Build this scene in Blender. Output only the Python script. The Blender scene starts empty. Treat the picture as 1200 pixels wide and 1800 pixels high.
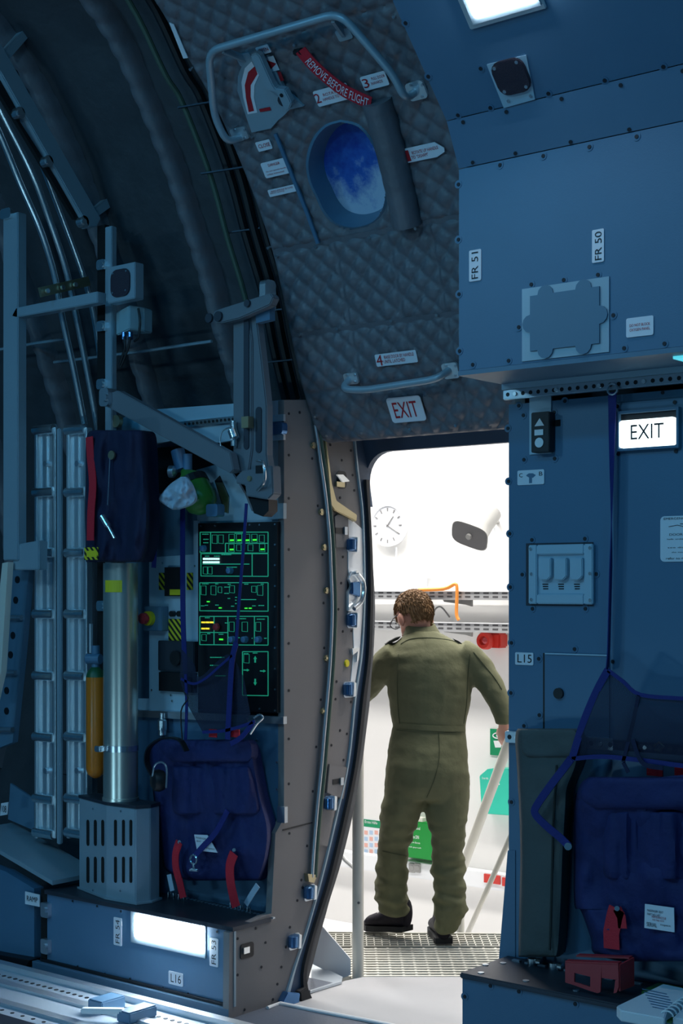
import bpy, bmesh, math, random
from mathutils import Vector as V, Matrix, noise
random.seed(4)
sc = bpy.context.scene
COL = sc.collection
# ------------------------------------------------------------------ camera
FPX, CH, YAW = 2592.0, 1.6, math.radians(39)
FW = V((-math.sin(YAW), math.cos(YAW), 0)); RT = V((math.cos(YAW), math.sin(YAW), 0)); UP = V((0, 0, 1))
CAM = V((0, 0, CH))
cd = bpy.data.cameras.new('camera'); cam = bpy.data.objects.new('camera', cd); COL.objects.link(cam)
cam.location = CAM; cam.rotation_euler = (math.pi/2, 0, YAW)
cd.sensor_fit = 'VERTICAL'; cd.sensor_height = 36.0; cd.lens = FPX/1800*36; cd.shift_y = 130/1800.0
cd.clip_start = 0.05; cd.clip_end = 100
sc.camera = cam
# ------------------------------------------------------------------ world, exposure
w = bpy.data.worlds.new('world'); sc.world = w; w.use_nodes = True
bg = w.node_tree.nodes['Background']; bg.inputs[0].default_value = (0.03, 0.33, 0.80, 1); bg.inputs[1].default_value = 0.075
vs = sc.view_settings
vs.view_transform = 'Standard'; vs.look = 'None'; vs.gamma = 1; vs.exposure = 0.0; vs.use_curve_mapping = False

def area(name, loc, target, sx, sy, power, col):
    l = bpy.data.lights.new(name, 'AREA'); l.shape = 'RECTANGLE'; l.size = sx; l.size_y = sy; l.energy = power; l.color = col
    o = bpy.data.objects.new(name, l); COL.objects.link(o); o.location = loc
    o.rotation_euler = (V(target)-V(loc)).to_track_quat('-Z', 'Y').to_euler(); return o
# the bright room outside the aircraft: its ceiling lamps
for x in (-9.0, -6.0, -3.0):
    for y in (5.7, 7.2):
        area('hangar_lamp_light', (x, y, 4.9), (x, y+.1, 0), 1.8, 0.6, 120, (1.0, 0.965, 0.92))
# unseen bluish fill lights added in a row along the hold ceiling
for x in (-4.6, -2.0, 0.6):
    area('hold_fill_light', (x, 1.3, 4.0), (x-.2, 2.6, 0.6), 0.6, 0.25, 11, (0.05, 0.50, 1.0))
# unseen starboard fill lights added for metal highlights, mirroring the port ceiling and floor lights
for x in (-5.2, -2.4):
    area('starboard_upper_fill', (x, 0.55, 3.35), (x-.3, 3.0, 1.6), 0.45, 0.28, 15, (0.34, 0.74, 1.0))
for x in (-4.5, -1.5):
    area('starboard_lower_fill', (x, 0.24, 0.2), (x, 3.0, 0.45), 0.5, 0.16, 9, (0.38, 0.76, 1.0))

# ------------------------------------------------------------------ helpers
def D(u, v): return FW + RT*((u-600)/FPX) + UP*((1030-v)/FPX)
def PT(u, v, t): return CAM + D(u, v)*t
class PL:
    """a flat plane of the place: o point, n normal towards the hold, ex/ey axes in the plane"""
    def __init__(s, o, n, ex, ey): s.o, s.n, s.ex, s.ey = V(o), V(n).normalized(), V(ex).normalized(), V(ey).normalized()
    def at(s, u, v, off=0.0):
        d = D(u, v); return CAM + d*(((s.o-CAM).dot(s.n)+off)/d.dot(s.n))
    def ab(s, u, v):
        p = s.at(u, v)-s.o; return p.dot(s.ex), p.dot(s.ey)
    def w(s, a, b, off=0.0): return s.o + s.ex*a + s.ey*b + s.n*off
    def up(s, off): return PL(s.o+s.n*off, s.n, s.ex, s.ey)
def YP(y): return PL((0, y, 0), (0, -1, 0), (1, 0, 0), (0, 0, 1))
def XP(x): return PL((x, 0, 0), (1, 0, 0), (0, 1, 0), (0, 0, 1))
def ZP(z): return PL((0, 0, z), (0, 0, 1), (1, 0, 0), (0, 1, 0))
def TP(t): return PL(CAM+FW*t, -FW, RT, UP)

def wloc(o):
    p = V((0, 0, 0))
    while o is not None: p = p + o.location; o = o.parent
    return p
def tag(o, label=None, cat=None, group=None, kind=None):
    if label: o['label'] = label
    if cat: o['category'] = cat
    if group: o['group'] = group
    if kind: o['kind'] = kind
    return o
def thing(name, loc, label, cat, group=None):
    o = bpy.data.objects.new(name, None); COL.objects.link(o); o.location = loc; o.empty_display_size = .05
    return tag(o, label, cat, group)

class MB:
    def __init__(s): s.v = []; s.f = []
    def add(s, vs, fs):
        b = len(s.v); s.v += [V(p) for p in vs]; s.f += [tuple(b+i for i in f) for f in fs]; return s
    def hexa(s, p):   # 8 pts: bottom 0-3, top 4-7
        return s.add(p, [(3,2,1,0),(4,5,6,7),(0,1,5,4),(1,2,6,5),(2,3,7,6),(3,0,4,7)])
    def box(s, c, size, ax=None):
        c = V(c); a = ax or (V((1,0,0)), V((0,1,0)), V((0,0,1)))
        hx, hy, hz = a[0]*(size[0]/2), a[1]*(size[1]/2), a[2]*(size[2]/2)
        return s.hexa([c-hx-hy-hz, c+hx-hy-hz, c+hx+hy-hz, c-hx+hy-hz, c-hx-hy+hz, c+hx-hy+hz, c+hx+hy+hz, c-hx+hy+hz])
    def bx(s, x0, x1, y0, y1, z0, z1): return s.box(((x0+x1)/2, (y0+y1)/2, (z0+z1)/2), (x1-x0, y1-y0, z1-z0))
    def bar(s, p, q, wa, wb, side=None):   # rectangular bar from p to q
        p, q = V(p), V(q); d = (q-p); L = d.length; d.normalize()
        sd = V(side) if side else (UP if abs(d.z) < .9 else V((1,0,0)))
        a = d.cross(sd).normalized(); b = a.cross(d).normalized()
        return s.box((p+q)/2, (L, wa, wb), (d, a, b))
    def prism(s, pts, ext):
        n = len(pts); pts = [V(p) for p in pts]; e = V(ext)
        return s.add(pts+[p+e for p in pts], [tuple(range(n-1, -1, -1)), tuple(range(n, 2*n))]+[(i, (i+1) % n, (i+1) % n+n, i+n) for i in range(n)])
    def poly(s, pl, pix, off, th):          # outline in the plane pl, from off to off+th
        return s.prism([pl.at(u, v, off+th) for u, v in pix], -pl.n*th)
    def rect(s, pl, u0, v0, u1, v1, off=0.0, th=.005):
        pl = pl.up(off+th); off = -th
        um, vm = (u0+u1)/2, (v0+v1)/2
        a0 = pl.ab(u0, vm)[0]; a1 = pl.ab(u1, vm)[0]; b0 = pl.ab(um, v0)[1]; b1 = pl.ab(um, v1)[1]
        return s.prism([pl.w(a0, b1, off), pl.w(a1, b1, off), pl.w(a1, b0, off), pl.w(a0, b0, off)], pl.n*th)
    def rrect(s, pl, u0, v0, u1, v1, off=0.0, th=.005, r=.3, seg=4):
        pl = pl.up(off+th); off = -th
        um, vm = (u0+u1)/2, (v0+v1)/2
        a0 = pl.ab(u0, vm)[0]; a1 = pl.ab(u1, vm)[0]; b1 = pl.ab(um, v0)[1]; b0 = pl.ab(um, v1)[1]
        rr = r*min(abs(a1-a0), abs(b1-b0)); pts = []
        for (cx, cy, s0) in ((a1-rr, b1-rr, 0), (a0+rr, b1-rr, 1), (a0+rr, b0+rr, 2), (a1-rr, b0+rr, 3)):
            for k in range(seg+1):
                an = (s0+k/seg)*math.pi/2; pts.append(pl.w(cx+rr*math.cos(an), cy+rr*math.sin(an), off))
        return s.prism(pts, pl.n*th)
    def frame(s, pl, u0, v0, u1, v1, wd, off=0.0, th=.005):   # four bars, width in metres
        pl = pl.up(off+th); off = -th
        um, vm = (u0+u1)/2, (v0+v1)/2
        a0 = pl.ab(u0, vm)[0]; a1 = pl.ab(u1, vm)[0]; b1 = pl.ab(um, v0)[1]; b0 = pl.ab(um, v1)[1]
        for (p, q, r_, t_) in ((a0, a0+wd, b0, b1), (a1-wd, a1, b0, b1), (a0+wd, a1-wd, b0, b0+wd), (a0+wd, a1-wd, b1-wd, b1)):
            s.prism([pl.w(p, r_, off), pl.w(q, r_, off), pl.w(q, t_, off), pl.w(p, t_, off)], pl.n*th)
        return s
    def cyl(s, p, q, r, r2=None, n=12):
        p, q = V(p), V(q); r2 = r if r2 is None else r2; d = (q-p).normalized()
        a = d.orthogonal().normalized(); b = d.cross(a); vs = []
        for c, rr in ((p, r), (q, r2)):
            vs += [c + a*(rr*math.cos(2*math.pi*k/n)) + b*(rr*math.sin(2*math.pi*k/n)) for k in range(n)]
        return s.add(vs, [tuple(range(n-1, -1, -1)), tuple(range(n, 2*n))]+[(k, (k+1) % n, (k+1) % n+n, k+n) for k in range(n)])
    def disc(s, pl, u, v, r, off=0.0, th=.003, n=10):
        p = pl.at(u, v, off+th); return s.cyl(p-pl.n*th, p, r, n=n)
    def lathe(s, p, axis, prof, n=20):      # prof: (distance along axis, radius)
        p = V(p); d = V(axis).normalized(); a = d.orthogonal().normalized(); b = d.cross(a); vs = []; m = len(prof)
        for (h, r) in prof:
            vs += [p + d*h + a*(r*math.cos(2*math.pi*k/n)) + b*(r*math.sin(2*math.pi*k/n)) for k in range(n)]
        fs = [(i*n+k, i*n+(k+1) % n, (i+1)*n+(k+1) % n, (i+1)*n+k) for i in range(m-1) for k in range(n)]
        fs += [tuple(range(n-1, -1, -1)), tuple(range((m-1)*n, m*n))]
        return s.add(vs, fs)
    def tube(s, pts, r, n=8, smooth=0, closed=False):
        pts = [V(p) for p in pts]
        if smooth: pts = crom(pts, smooth)
        m = len(pts); vs = []; a = None; rs = r if isinstance(r, (list, tuple)) else [r]*m
        for i, p in enumerate(pts):
            d = (pts[min(i+1, m-1)]-pts[max(i-1, 0)]).normalized()
            a = d.orthogonal() if a is None else a - d*a.dot(d)
            a.normalize(); b = d.cross(a)
            vs += [p + a*(rs[i]*math.cos(2*math.pi*k/n)) + b*(rs[i]*math.sin(2*math.pi*k/n)) for k in range(n)]
        fs = [(i*n+k, i*n+(k+1) % n, (i+1)*n+(k+1) % n, (i+1)*n+k) for i in range(m-1) for k in range(n)]
        fs += [tuple(range(n-1, -1, -1)), tuple(range((m-1)*n, m*n))]
        return s.add(vs, fs)
    def ribbon(s, pts, wid, width, th=.002, smooth=0):   # strap: wid = direction(s) across
        pts = [V(p) for p in pts]
        ws = [V(q).normalized() for q in wid] if isinstance(wid, list) else [V(wid).normalized()]*len(pts)
        if smooth:
            ws = crom(ws, smooth); pts = crom(pts, smooth)
        m = len(pts); vs = []
        for i, p in enumerate(pts):
            d = (pts[min(i+1, m-1)]-pts[max(i-1, 0)]).normalized(); a = (ws[i]-d*ws[i].dot(d)).normalized(); b = d.cross(a)
            vs += [p-a*width/2-b*th/2, p+a*width/2-b*th/2, p+a*width/2+b*th/2, p-a*width/2+b*th/2]
        fs = [(i*4+k, i*4+(k+1) % 4, i*4+4+(k+1) % 4, i*4+4+k) for i in range(m-1) for k in range(4)]
        return s.add(vs, fs+[(3,2,1,0), tuple(range(m*4-4, m*4))])
    def ball(s, c, r, n=12, m=8, sc_=(1,1,1)):
        return s.add(*uvball(c, r, n, m, sc_))
    def build(s, name, mat, parent=None, smooth=False, bevel=0, label=None, cat=None, group=None, kind=None, angle=40, base=None):
        me = bpy.data.meshes.new(name)
        if parent is None:
            lo = V((min(p.x for p in s.v), min(p.y for p in s.v), min(p.z for p in s.v))); hi = V((max(p.x for p in s.v), max(p.y for p in s.v), max(p.z for p in s.v)))
            org = V(base) if base else V(((lo.x+hi.x)/2, (lo.y+hi.y)/2, lo.z))
        else: org = wloc(parent)
        me.from_pydata([tuple(p-org) for p in s.v], [], s.f)
        bm = bmesh.new(); bm.from_mesh(me); bmesh.ops.recalc_face_normals(bm, faces=bm.faces)
        if bevel: bmesh.ops.bevel(bm, geom=[e for e in bm.edges if len(e.link_faces) == 2 and e.calc_face_angle(0) > .6], offset=bevel, segments=2, affect='EDGES', clamp_overlap=True)
        if smooth:
            lim = math.radians(angle)
            for fc in bm.faces: fc.smooth = True
            for e in bm.edges:
                if len(e.link_faces) == 2 and e.calc_face_angle(0) > lim: e.smooth = False
        bm.to_mesh(me); bm.free()
        o = bpy.data.objects.new(name, me); COL.objects.link(o)
        if parent is None: o.location = org
        else: o.parent = parent
        if mat: me.materials.append(M[mat])
        if name in ('lettering', 'print_lines', 'switch_label', 'symbol_marks') and kind is None: kind = 'stuff'
        return tag(o, label, cat, group, kind)

def uvball(c, r, n=12, m=8, sc_=(1,1,1)):
    c = V(c); vs = []; 
    for i in range(m+1):
        ph = math.pi*(i+.0001)/(m+.0002); 
        for k in range(n):
            a = 2*math.pi*k/n; vs.append(c+V((r*sc_[0]*math.sin(ph)*math.cos(a), r*sc_[1]*math.sin(ph)*math.sin(a), r*sc_[2]*math.cos(ph))))
    return vs, [(i*n+k, i*n+(k+1) % n, (i+1)*n+(k+1) % n, (i+1)*n+k) for i in range(m) for k in range(n)]
def crom(pts, seg):
    out = []; n = len(pts)
    for i in range(n-1):
        p0, p1, p2, p3 = pts[max(i-1, 0)], pts[i], pts[i+1], pts[min(i+2, n-1)]
        for k in range(seg):
            t = k/seg; out.append(.5*((2*p1)+(p2-p0)*t+(2*p0-5*p1+4*p2-p3)*t*t+(3*p1-p0-3*p2+p3)*t**3))
    out.append(pts[-1]); return out
def textmesh(body):
    c = bpy.data.curves.new('lettering', 'FONT'); c.body = body; c.align_x = 'LEFT'; c.resolution_u = 3
    o = bpy.data.objects.new('lettering', c); COL.objects.link(o)
    dg = bpy.context.evaluated_depsgraph_get(); me = bpy.data.meshes.new_from_object(o.evaluated_get(dg))
    vs = [tuple(p.co) for p in me.vertices]; fs = [tuple(p.vertices) for p in me.polygons]
    bpy.data.objects.remove(o); bpy.data.curves.remove(c); bpy.data.meshes.remove(me)
    return vs, fs
def text(mb, body, pl, u0, v0, u1, v1, off=.002, rot=0):
    """flat print filling the box (u0,v0)-(u1,v1) of plane pl; rot=90 reads upwards"""
    pl = pl.up(off); off = 0
    vs, fs = textmesh(body)
    x0 = min(p[0] for p in vs); x1 = max(p[0] for p in vs); y0 = min(p[1] for p in vs); y1 = max(p[1] for p in vs)
    um, vm = (u0+u1)/2, (v0+v1)/2
    a0 = pl.ab(u0, vm)[0]; a1 = pl.ab(u1, vm)[0]; b1 = pl.ab(um, v0)[1]; b0 = pl.ab(um, v1)[1]
    out = []
    for p in vs:
        s = (p[0]-x0)/(x1-x0); t = (p[1]-y0)/max(1e-6, y1-y0)
        if rot: s, t = 1-t, s
        out.append(pl.w(a0+(a1-a0)*s, b0+(b1-b0)*t, off))
    return mb.add(out, fs)

def softbag(rows, pl, depth, bulge, wrinkle=.01, n=24, seg=5, wf=7.0, seed=0.0, off=0.0, ver=1.0):
    """soft cloth body: rows (v, uL, uR[, extra off]) traced in plane pl, a bulging wrinkled front and a flat back"""
    rr = [V((r[1], r[0], 0)) for r in rows]; rl = crom(rr, seg); rr = crom([V((r[2], r[0], r[3] if len(r) > 3 else 0)) for r in rows], seg)
    m = len(rl); front = []; back = []; k0 = off+depth*.8+bulge*.5; pf = pl.up(k0)
    for i in range(m):
        tt = i/(m-1); e2 = 1-abs(2*tt-1)**6
        for j in range(n+1):
            s = j/n; e1 = 1-abs(2*s-1)**4
            u = rl[i].x+(rr[i].x-rl[i].x)*s; v = rl[i].y+(rr[i].y-rl[i].y)*s
            p = pf.at(u, v)-pl.n*k0; q = p*wf+V((seed, seed*1.7, 0)); q.z *= ver
            k = noise.fractal(q, 1.0, 2.0, 3)
            d = depth*(.35+.65*min(1, 4*e1))*(.4+.6*min(1, 4*e2))+bulge*e1*e2+wrinkle*k*min(1, 3*e1*e2)+rr[i].z
            p = pl.at(u, v, d+off); front.append(p); back.append(p-pl.n*d)
        b0, b1 = back[-n-1], back[-1]
        for j in range(n+1): back[i*(n+1)+j] = b0.lerp(b1, j/n)
    w_ = n+1; N = m*w_; fs = []
    for i in range(m-1):
        for j in range(n):
            a = i*w_+j; fs += [(a, a+1, a+w_+1, a+w_), (N+a+w_, N+a+w_+1, N+a+1, N+a)]
    for j in range(n):
        fs += [(j+1, j, N+j, N+j+1), ((m-1)*w_+j, (m-1)*w_+j+1, N+(m-1)*w_+j+1, N+(m-1)*w_+j)]
    for i in range(m-1):
        fs += [(i*w_, (i+1)*w_, N+(i+1)*w_, N+i*w_), ((i+1)*w_+n, i*w_+n, N+i*w_+n, N+(i+1)*w_+n)]
    return MB().add(front+back, fs)

# ------------------------------------------------------------------ materials
M = {}
def mat(name, col, rough=.5, metal=0.0, var=.10, vscale=6.0, bump=0.0, bscale=60.0, emis=None, es=0.0, spec=.5, alpha=1.0, trans=0.0):
    m = bpy.data.materials.new(name); m.use_nodes = True; nt = m.node_tree; p = nt.nodes['Principled BSDF']
    p.inputs['Roughness'].default_value = rough; p.inputs['Metallic'].default_value = metal
    p.inputs['Specular IOR Level'].default_value = spec
    if alpha < 1: p.inputs['Alpha'].default_value = alpha
    if trans: p.inputs['Transmission Weight'].default_value = trans
    tc = nt.nodes.new('ShaderNodeTexCoord')
    nz = nt.nodes.new('ShaderNodeTexNoise'); nz.inputs['Scale'].default_value = vscale; nz.inputs['Detail'].default_value = 5
    nt.links.new(tc.outputs['Object'], nz.inputs['Vector'])
    mx = nt.nodes.new('ShaderNodeMix'); mx.data_type = 'RGBA'
    mx.inputs[6].default_value = tuple(c*(1-var) for c in col)+(1,); mx.inputs[7].default_value = tuple(min(1, c*(1+var)) for c in col)+(1,)
    nt.links.new(nz.outputs['Fac'], mx.inputs[0]); nt.links.new(mx.outputs[2], p.inputs['Base Color'])
    if bump:
        nb = nt.nodes.new('ShaderNodeTexNoise'); nb.inputs['Scale'].default_value = bscale; nb.inputs['Detail'].default_value = 3
        nt.links.new(tc.outputs['Object'], nb.inputs['Vector'])
        b = nt.nodes.new('ShaderNodeBump'); b.inputs['Strength'].default_value = bump; b.inputs['Distance'].default_value = .01
        nt.links.new(nb.outputs['Fac'], b.inputs['Height']); nt.links.new(b.outputs['Normal'], p.inputs['Normal'])
    if emis: p.inputs['Emission Color'].default_value = tuple(emis)+(1,); p.inputs['Emission Strength'].default_value = es
    M[name] = m; return m
mat('paint', (.082, .18, .29), .42, var=.05, bump=.05, bscale=220)
mat('paint_deck', (.10, .12, .16), .45, bump=.1, bscale=120)
mat('tray_plate', (.55, .63, .70), .35, .3, var=.08)
mat('paint_light', (.42, .56, .66), .4, var=.05)
mat('paint_mid', (.105, .20, .29), .42, var=.06)
mat('beige', (.20, .188, .19), .55, var=.04, bump=.04, bscale=200)
mat('seal_blue', (.035, .07, .13), .5)
mat('winch_grey', (.15, .175, .205), .5, var=.06)
mat('rubber', (.012, .014, .018), .7)
mat('blanket', (.15, .145, .165), .42, var=.25, vscale=9, bump=.35, bscale=30)
mat('blanket_dark', (.05, .055, .065), .62, var=.3, vscale=7, bump=.5, bscale=22)
mat('steel', (.85, .89, .93), .24, .95, var=.12)
mat('steel_dull', (.56, .62, .68), .36, .9, var=.15)
mat('steel_warm', (.72, .72, .64), .32, .85, var=.12)
mat('alu', (.84, .89, .94), .36, .85, var=.1)
mat('alu_paint', (.33, .43, .50), .38, .25, var=.06)
mat('dark_metal', (.05, .06, .08), .45, .5)
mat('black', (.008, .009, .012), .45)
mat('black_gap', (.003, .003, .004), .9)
mat('white', (.80, .82, .84), .5, var=.04)
mat('placard', (.78, .80, .86), .5, var=.04)
mat('ink', (.01, .012, .02), .6)
mat('ink_red', (.45, .01, .02), .55)
mat('red_paint', (.42, .01, .015), .5)
mat('red_strap', (.60, .012, .03), .6, bump=.2, bscale=200)
mat('red_plastic', (.40, .03, .04), .4)
mat('navy', (.010, .018, .105), .75, var=.25, vscale=12, bump=.5, bscale=30)
mat('navy_dark', (.006, .010, .045), .8, var=.3, bump=.3, bscale=45)
mat('strap_blue', (.008, .016, .16), .7, bump=.2, bscale=200)
mat('olive_bag', (.07, .085, .085), .7, var=.15, bump=.15, bscale=70)
mat('orange', (.62, .17, .012), .3, var=.05)
mat('green_bottle', (.05, .20, .03), .3)
mat('green_cap', (.012, .09, .03), .4)
mat('yellow', (.72, .62, .02), .5)
mat('cloth_white', (.45, .56, .68), .7, bump=.3, bscale=30)
mat('latch_blue', (.09, .22, .45), .14, .75, var=.35, vscale=30)
mat('brass', (.55, .48, .30), .35, .9)
mat('hose_green', (.07, .11, .08), .5)
mat('speaker_mesh', (.03, .02, .035), .5, bump=.4, bscale=300)
mat('lamp_white', (.9, .95, 1), .5, emis=(.78, .90, 1.0), es=65)
mat('lamp_cyan', (.5, .9, 1), .5, emis=(.10, .75, .90), es=.8)
mat('exit_glow', (.9, 1, 1), .5, emis=(.85, 1.0, 1.0), es=2.2)
mat('glow_green', (.05, .3, .2), .5, emis=(.02, .50, .28), es=.35)
mat('glow_lime', (.1, .6, .05), .5, emis=(.05, .9, .05), es=1.0)
mat('glow_white', (.7, 1, .95), .5, emis=(.6, 1, .92), es=1.1)
mat('glow_yellow', (.9, .8, .1), .5, emis=(1, .75, .03), es=1.0)
mat('knob_blue', (.10, .22, .38), .4)
mat('grey_box', (.33, .50, .56), .5)
mat('hang_wall', (.86, .85, .83), .8, var=.02)
mat('hang_floor', (.80, .80, .81), .5, var=.03)
mat('tray_metal', (.55, .56, .57), .5, .3)
mat('rail_cream', (.66, .65, .58), .4, var=.04)
mat('sill', (.40, .40, .415), .5, var=.06)
mat('grate', (.62, .61, .55), .5)
mat('horn_grey', (.30, .30, .29), .5)
mat('clock_mark', (.22, .22, .22), .6)
mat('horn_dark', (.10, .10, .105), .5)
mat('alarm_red', (.55, .03, .02), .35)
mat('sign_green', (.0, .27, .11), .5)
mat('box_teal', (.03, .55, .40), .5)
mat('box_green', (.0, .24, .03), .45)
mat('cable_orange', (.85, .30, .05), .5)
mat('suit', (.135, .138, .072), .85, var=.12, vscale=14, bump=.35, bscale=26)
mat('suit_dark', (.02, .024, .022), .85)
mat('skin', (.62, .30, .22), .5, var=.08, vscale=20)
mat('hair', (.30, .165, .07), .55, var=.5, vscale=90, bump=.2, bscale=150)
mat('boot', (.013, .012, .02), .65, spec=.25, bump=.2, bscale=60)
mat('paper', (.80, .82, .86), .7, var=.03)
def sky_picture():
    m = mat('sky_picture', (.02, .1, .45), .35); nt = m.node_tree; p = nt.nodes['Principled BSDF']
    tc = nt.nodes.new('ShaderNodeTexCoord'); nz = nt.nodes.new('ShaderNodeTexNoise'); nz.inputs['Scale'].default_value = 9; nz.inputs['Detail'].default_value = 8; nz.inputs['Roughness'].default_value = .65
    sp = nt.nodes.new('ShaderNodeSeparateXYZ'); nt.links.new(tc.outputs['Object'], nz.inputs['Vector']); nt.links.new(tc.outputs['Object'], sp.inputs[0])
    ma = nt.nodes.new('ShaderNodeMath'); ma.operation = 'MULTIPLY_ADD'; ma.inputs[1].default_value = -1.7; ma.inputs[2].default_value = 1.70
    nt.links.new(sp.outputs['Z'], ma.inputs[0]); ad = nt.nodes.new('ShaderNodeMath'); ad.operation = 'ADD'
    nt.links.new(ma.outputs[0], ad.inputs[0]); nt.links.new(nz.outputs['Fac'], ad.inputs[1])
    cr = nt.nodes.new('ShaderNodeValToRGB'); nt.links.new(ad.outputs[0], cr.inputs[0]); e = cr.color_ramp.elements
    e[0].position = .42; e[0].color = (.012, .05, .34, 1); e[1].position = .80; e[1].color = (.50, .60, .75, 1)
    k = e.new(.60); k.color = (.03, .13, .50, 1)
    nt.links.new(cr.outputs[0], p.inputs['Base Color'])
sky_picture()
def hazard():
    m = mat('hazard', (.7, .6, .02), .5); nt = m.node_tree; p = nt.nodes['Principled BSDF']
    tc = nt.nodes.new('ShaderNodeTexCoord'); wv = nt.nodes.new('ShaderNodeTexWave'); wv.wave_type = 'BANDS'; wv.bands_direction = 'DIAGONAL'; wv.inputs['Scale'].default_value = 22
    cr = nt.nodes.new('ShaderNodeValToRGB'); cr.color_ramp.interpolation = 'CONSTANT'; e = cr.color_ramp.elements
    e[0].color = (.012, .012, .012, 1); e[1].position = .5; e[1].color = (.7, .6, .02, 1)
    nt.links.new(tc.outputs['Object'], wv.inputs['Vector']); nt.links.new(wv.outputs['Fac'], cr.inputs[0]); nt.links.new(cr.outputs[0], p.inputs['Base Color'])
hazard()
def netmat():
    m = mat('net', (.012, .016, .045), .8); nt = m.node_tree; p = nt.nodes['Principled BSDF']
    tc = nt.nodes.new('ShaderNodeTexCoord'); ck = nt.nodes.new('ShaderNodeTexChecker'); ck.inputs['Scale'].default_value = 420
    nt.links.new(tc.outputs['Object'], ck.inputs['Vector']); mp = nt.nodes.new('ShaderNodeMapRange'); mp.inputs[3].default_value = .62; mp.inputs[4].default_value = 1
    nt.links.new(ck.outputs['Fac'], mp.inputs[0]); nt.links.new(mp.outputs[0], p.inputs['Alpha'])
netmat()
# ------------------------------------------------------------------ main dimensions
XL, XR, YB, YK, ZB = -3.75, -2.73, 4.0, 4.28, .33   # door jamb, right cabinet end, bench fronts, rack face, bench top
YH = 8.2                                             # back wall of the room outside
SHP = [(4.40,-.05),(4.50,.2),(4.62,.45),(4.74,.75),(4.82,1.1),(4.86,1.5),(4.84,1.8),(4.78,2.1),(4.66,2.45),(4.56,2.68),(4.46,2.92),(4.36,3.13),(4.25,3.34),(4.11,3.56),(3.95,3.77),(3.75,3.93),(3.4,4.12),(2.9,4.28),(2.1,4.36)]
SH = crom([V((0, y, z)) for y, z in SHP], 4)
def sh_y(z):
    for i in range(len(SH)-1):
        if SH[i].z <= z <= SH[i+1].z: k = (z-SH[i].z)/(SH[i+1].z-SH[i].z+1e-9); return SH[i].y+(SH[i+1].y-SH[i].y)*k
    return SH[0].y if z < 0 else SH[-1].y
def prof_norm(P, i):
    d = (P[min(i+1, len(P)-1)]-P[max(i-1, 0)]).normalized(); return V((0, -d.z, d.y))
def grid(pts, nu, nv):   # pts[i*nv+j]
    return [(i*nv+j, i*nv+j+1, (i+1)*nv+j+1, (i+1)*nv+j) for i in range(nu-1) for j in range(nv-1)]

# ---- fuselage lining: quilted blanket between the frames
def shell(name, x0, x1, nx, z0, label):
    P = [p for p in SH if p.z >= z0]; P = crom(P, 2); n = len(P); vs = []
    for i in range(nx+1):
        x = x0+(x1-x0)*i/nx
        for j, p in enumerate(P):
            k = noise.noise(V((x*3.1, p.y*3.3, p.z*3.3)))*.016 + noise.noise(V((x*9, p.y*8, p.z*8)))*.006
            vs.append(V((x, p.y, p.z))+prof_norm(P, j)*k)
    o = MB().add(vs, grid(vs, nx+1, n)).build(name, 'blanket_dark', smooth=True, angle=80, kind='structure')
    md = o.modifiers.new('skin', 'SOLIDIFY'); md.thickness = .05; md.offset = 1 if 0 else -1
    return tag(o, label)
wa = shell('wall_aft', -9.5, -3.76, 150, -1, 'dark quilted insulation lining the curved fuselage wall')
shell('wall_above_door', -3.76, -2.7, 14, 2.2, 'dark fuselage lining above the doorway')
shell('wall_forward', -2.7, 3.0, 30, -1, 'fuselage lining behind the right hand panels')
# seams of the blanket between frames
sm = MB()
for x0, x1, zz in ((-5.35,-4.86,2.62),(-5.35,-4.86,3.30),(-4.78,-4.3,3.42),(-4.78,-4.3,2.95),(-4.78,-4.3,2.62),(-4.22,-4.05,3.1),(-4.22,-4.05,2.75),(-6.2,-5.45,2.9),(-6.2,-5.45,2.5)):
    pts = [V((x0+(x1-x0)*k/8, sh_y(zz+.02*k/8)-.02+.006*noise.noise(V((k*.7, zz*9, 0))), zz+.02*k/8)) for k in range(9)]
    sm.ribbon(pts, V((0,-.35,1)), .035, .012)
sm.build('blanket_seams', 'blanket_dark', wa, smooth=True)

# ---- frames (ribs) wrapped in quilted cover, one object each
def rib(x, label, w_=.075, z0=2.34):
    P = [p for p in SH if p.z > z0]; P = crom(P, 3); n = len(P); vs = []; m = 9; L = 0
    for j, p in enumerate(P):
        if j: L += (p-P[j-1]).length
        nn = prof_norm(P, j)
        for k in range(m):
            a = math.pi*k/(m-1); q = abs(math.sin((L+.035*math.cos(a))*math.pi/.10))
            r = w_/2*(1+.22*q**.5)
            vs.append(V((x+r*math.cos(a), p.y, p.z))+nn*(.02+.10*math.sin(a)**.6*(1+.14*q**.5)))
    o = MB().add(vs, grid(vs, n, m)).build('fuselage_frame', 'blanket', smooth=True, angle=70)
    return tag(o, label, 'frame', 'quilt wrapped fuselage frames')
rib(-4.26, 'quilt wrapped curved fuselage frame next to the raised door, ending above the control panel')
rib(-4.80, 'quilt wrapped curved fuselage frame behind the slanted beam and wall speaker')
rib(-5.40, 'quilt wrapped curved fuselage frame at far left behind three silver pipes', z0=.6)
rib(-6.0, 'quilt wrapped curved fuselage frame furthest aft at the left picture edge', z0=.6)
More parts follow.
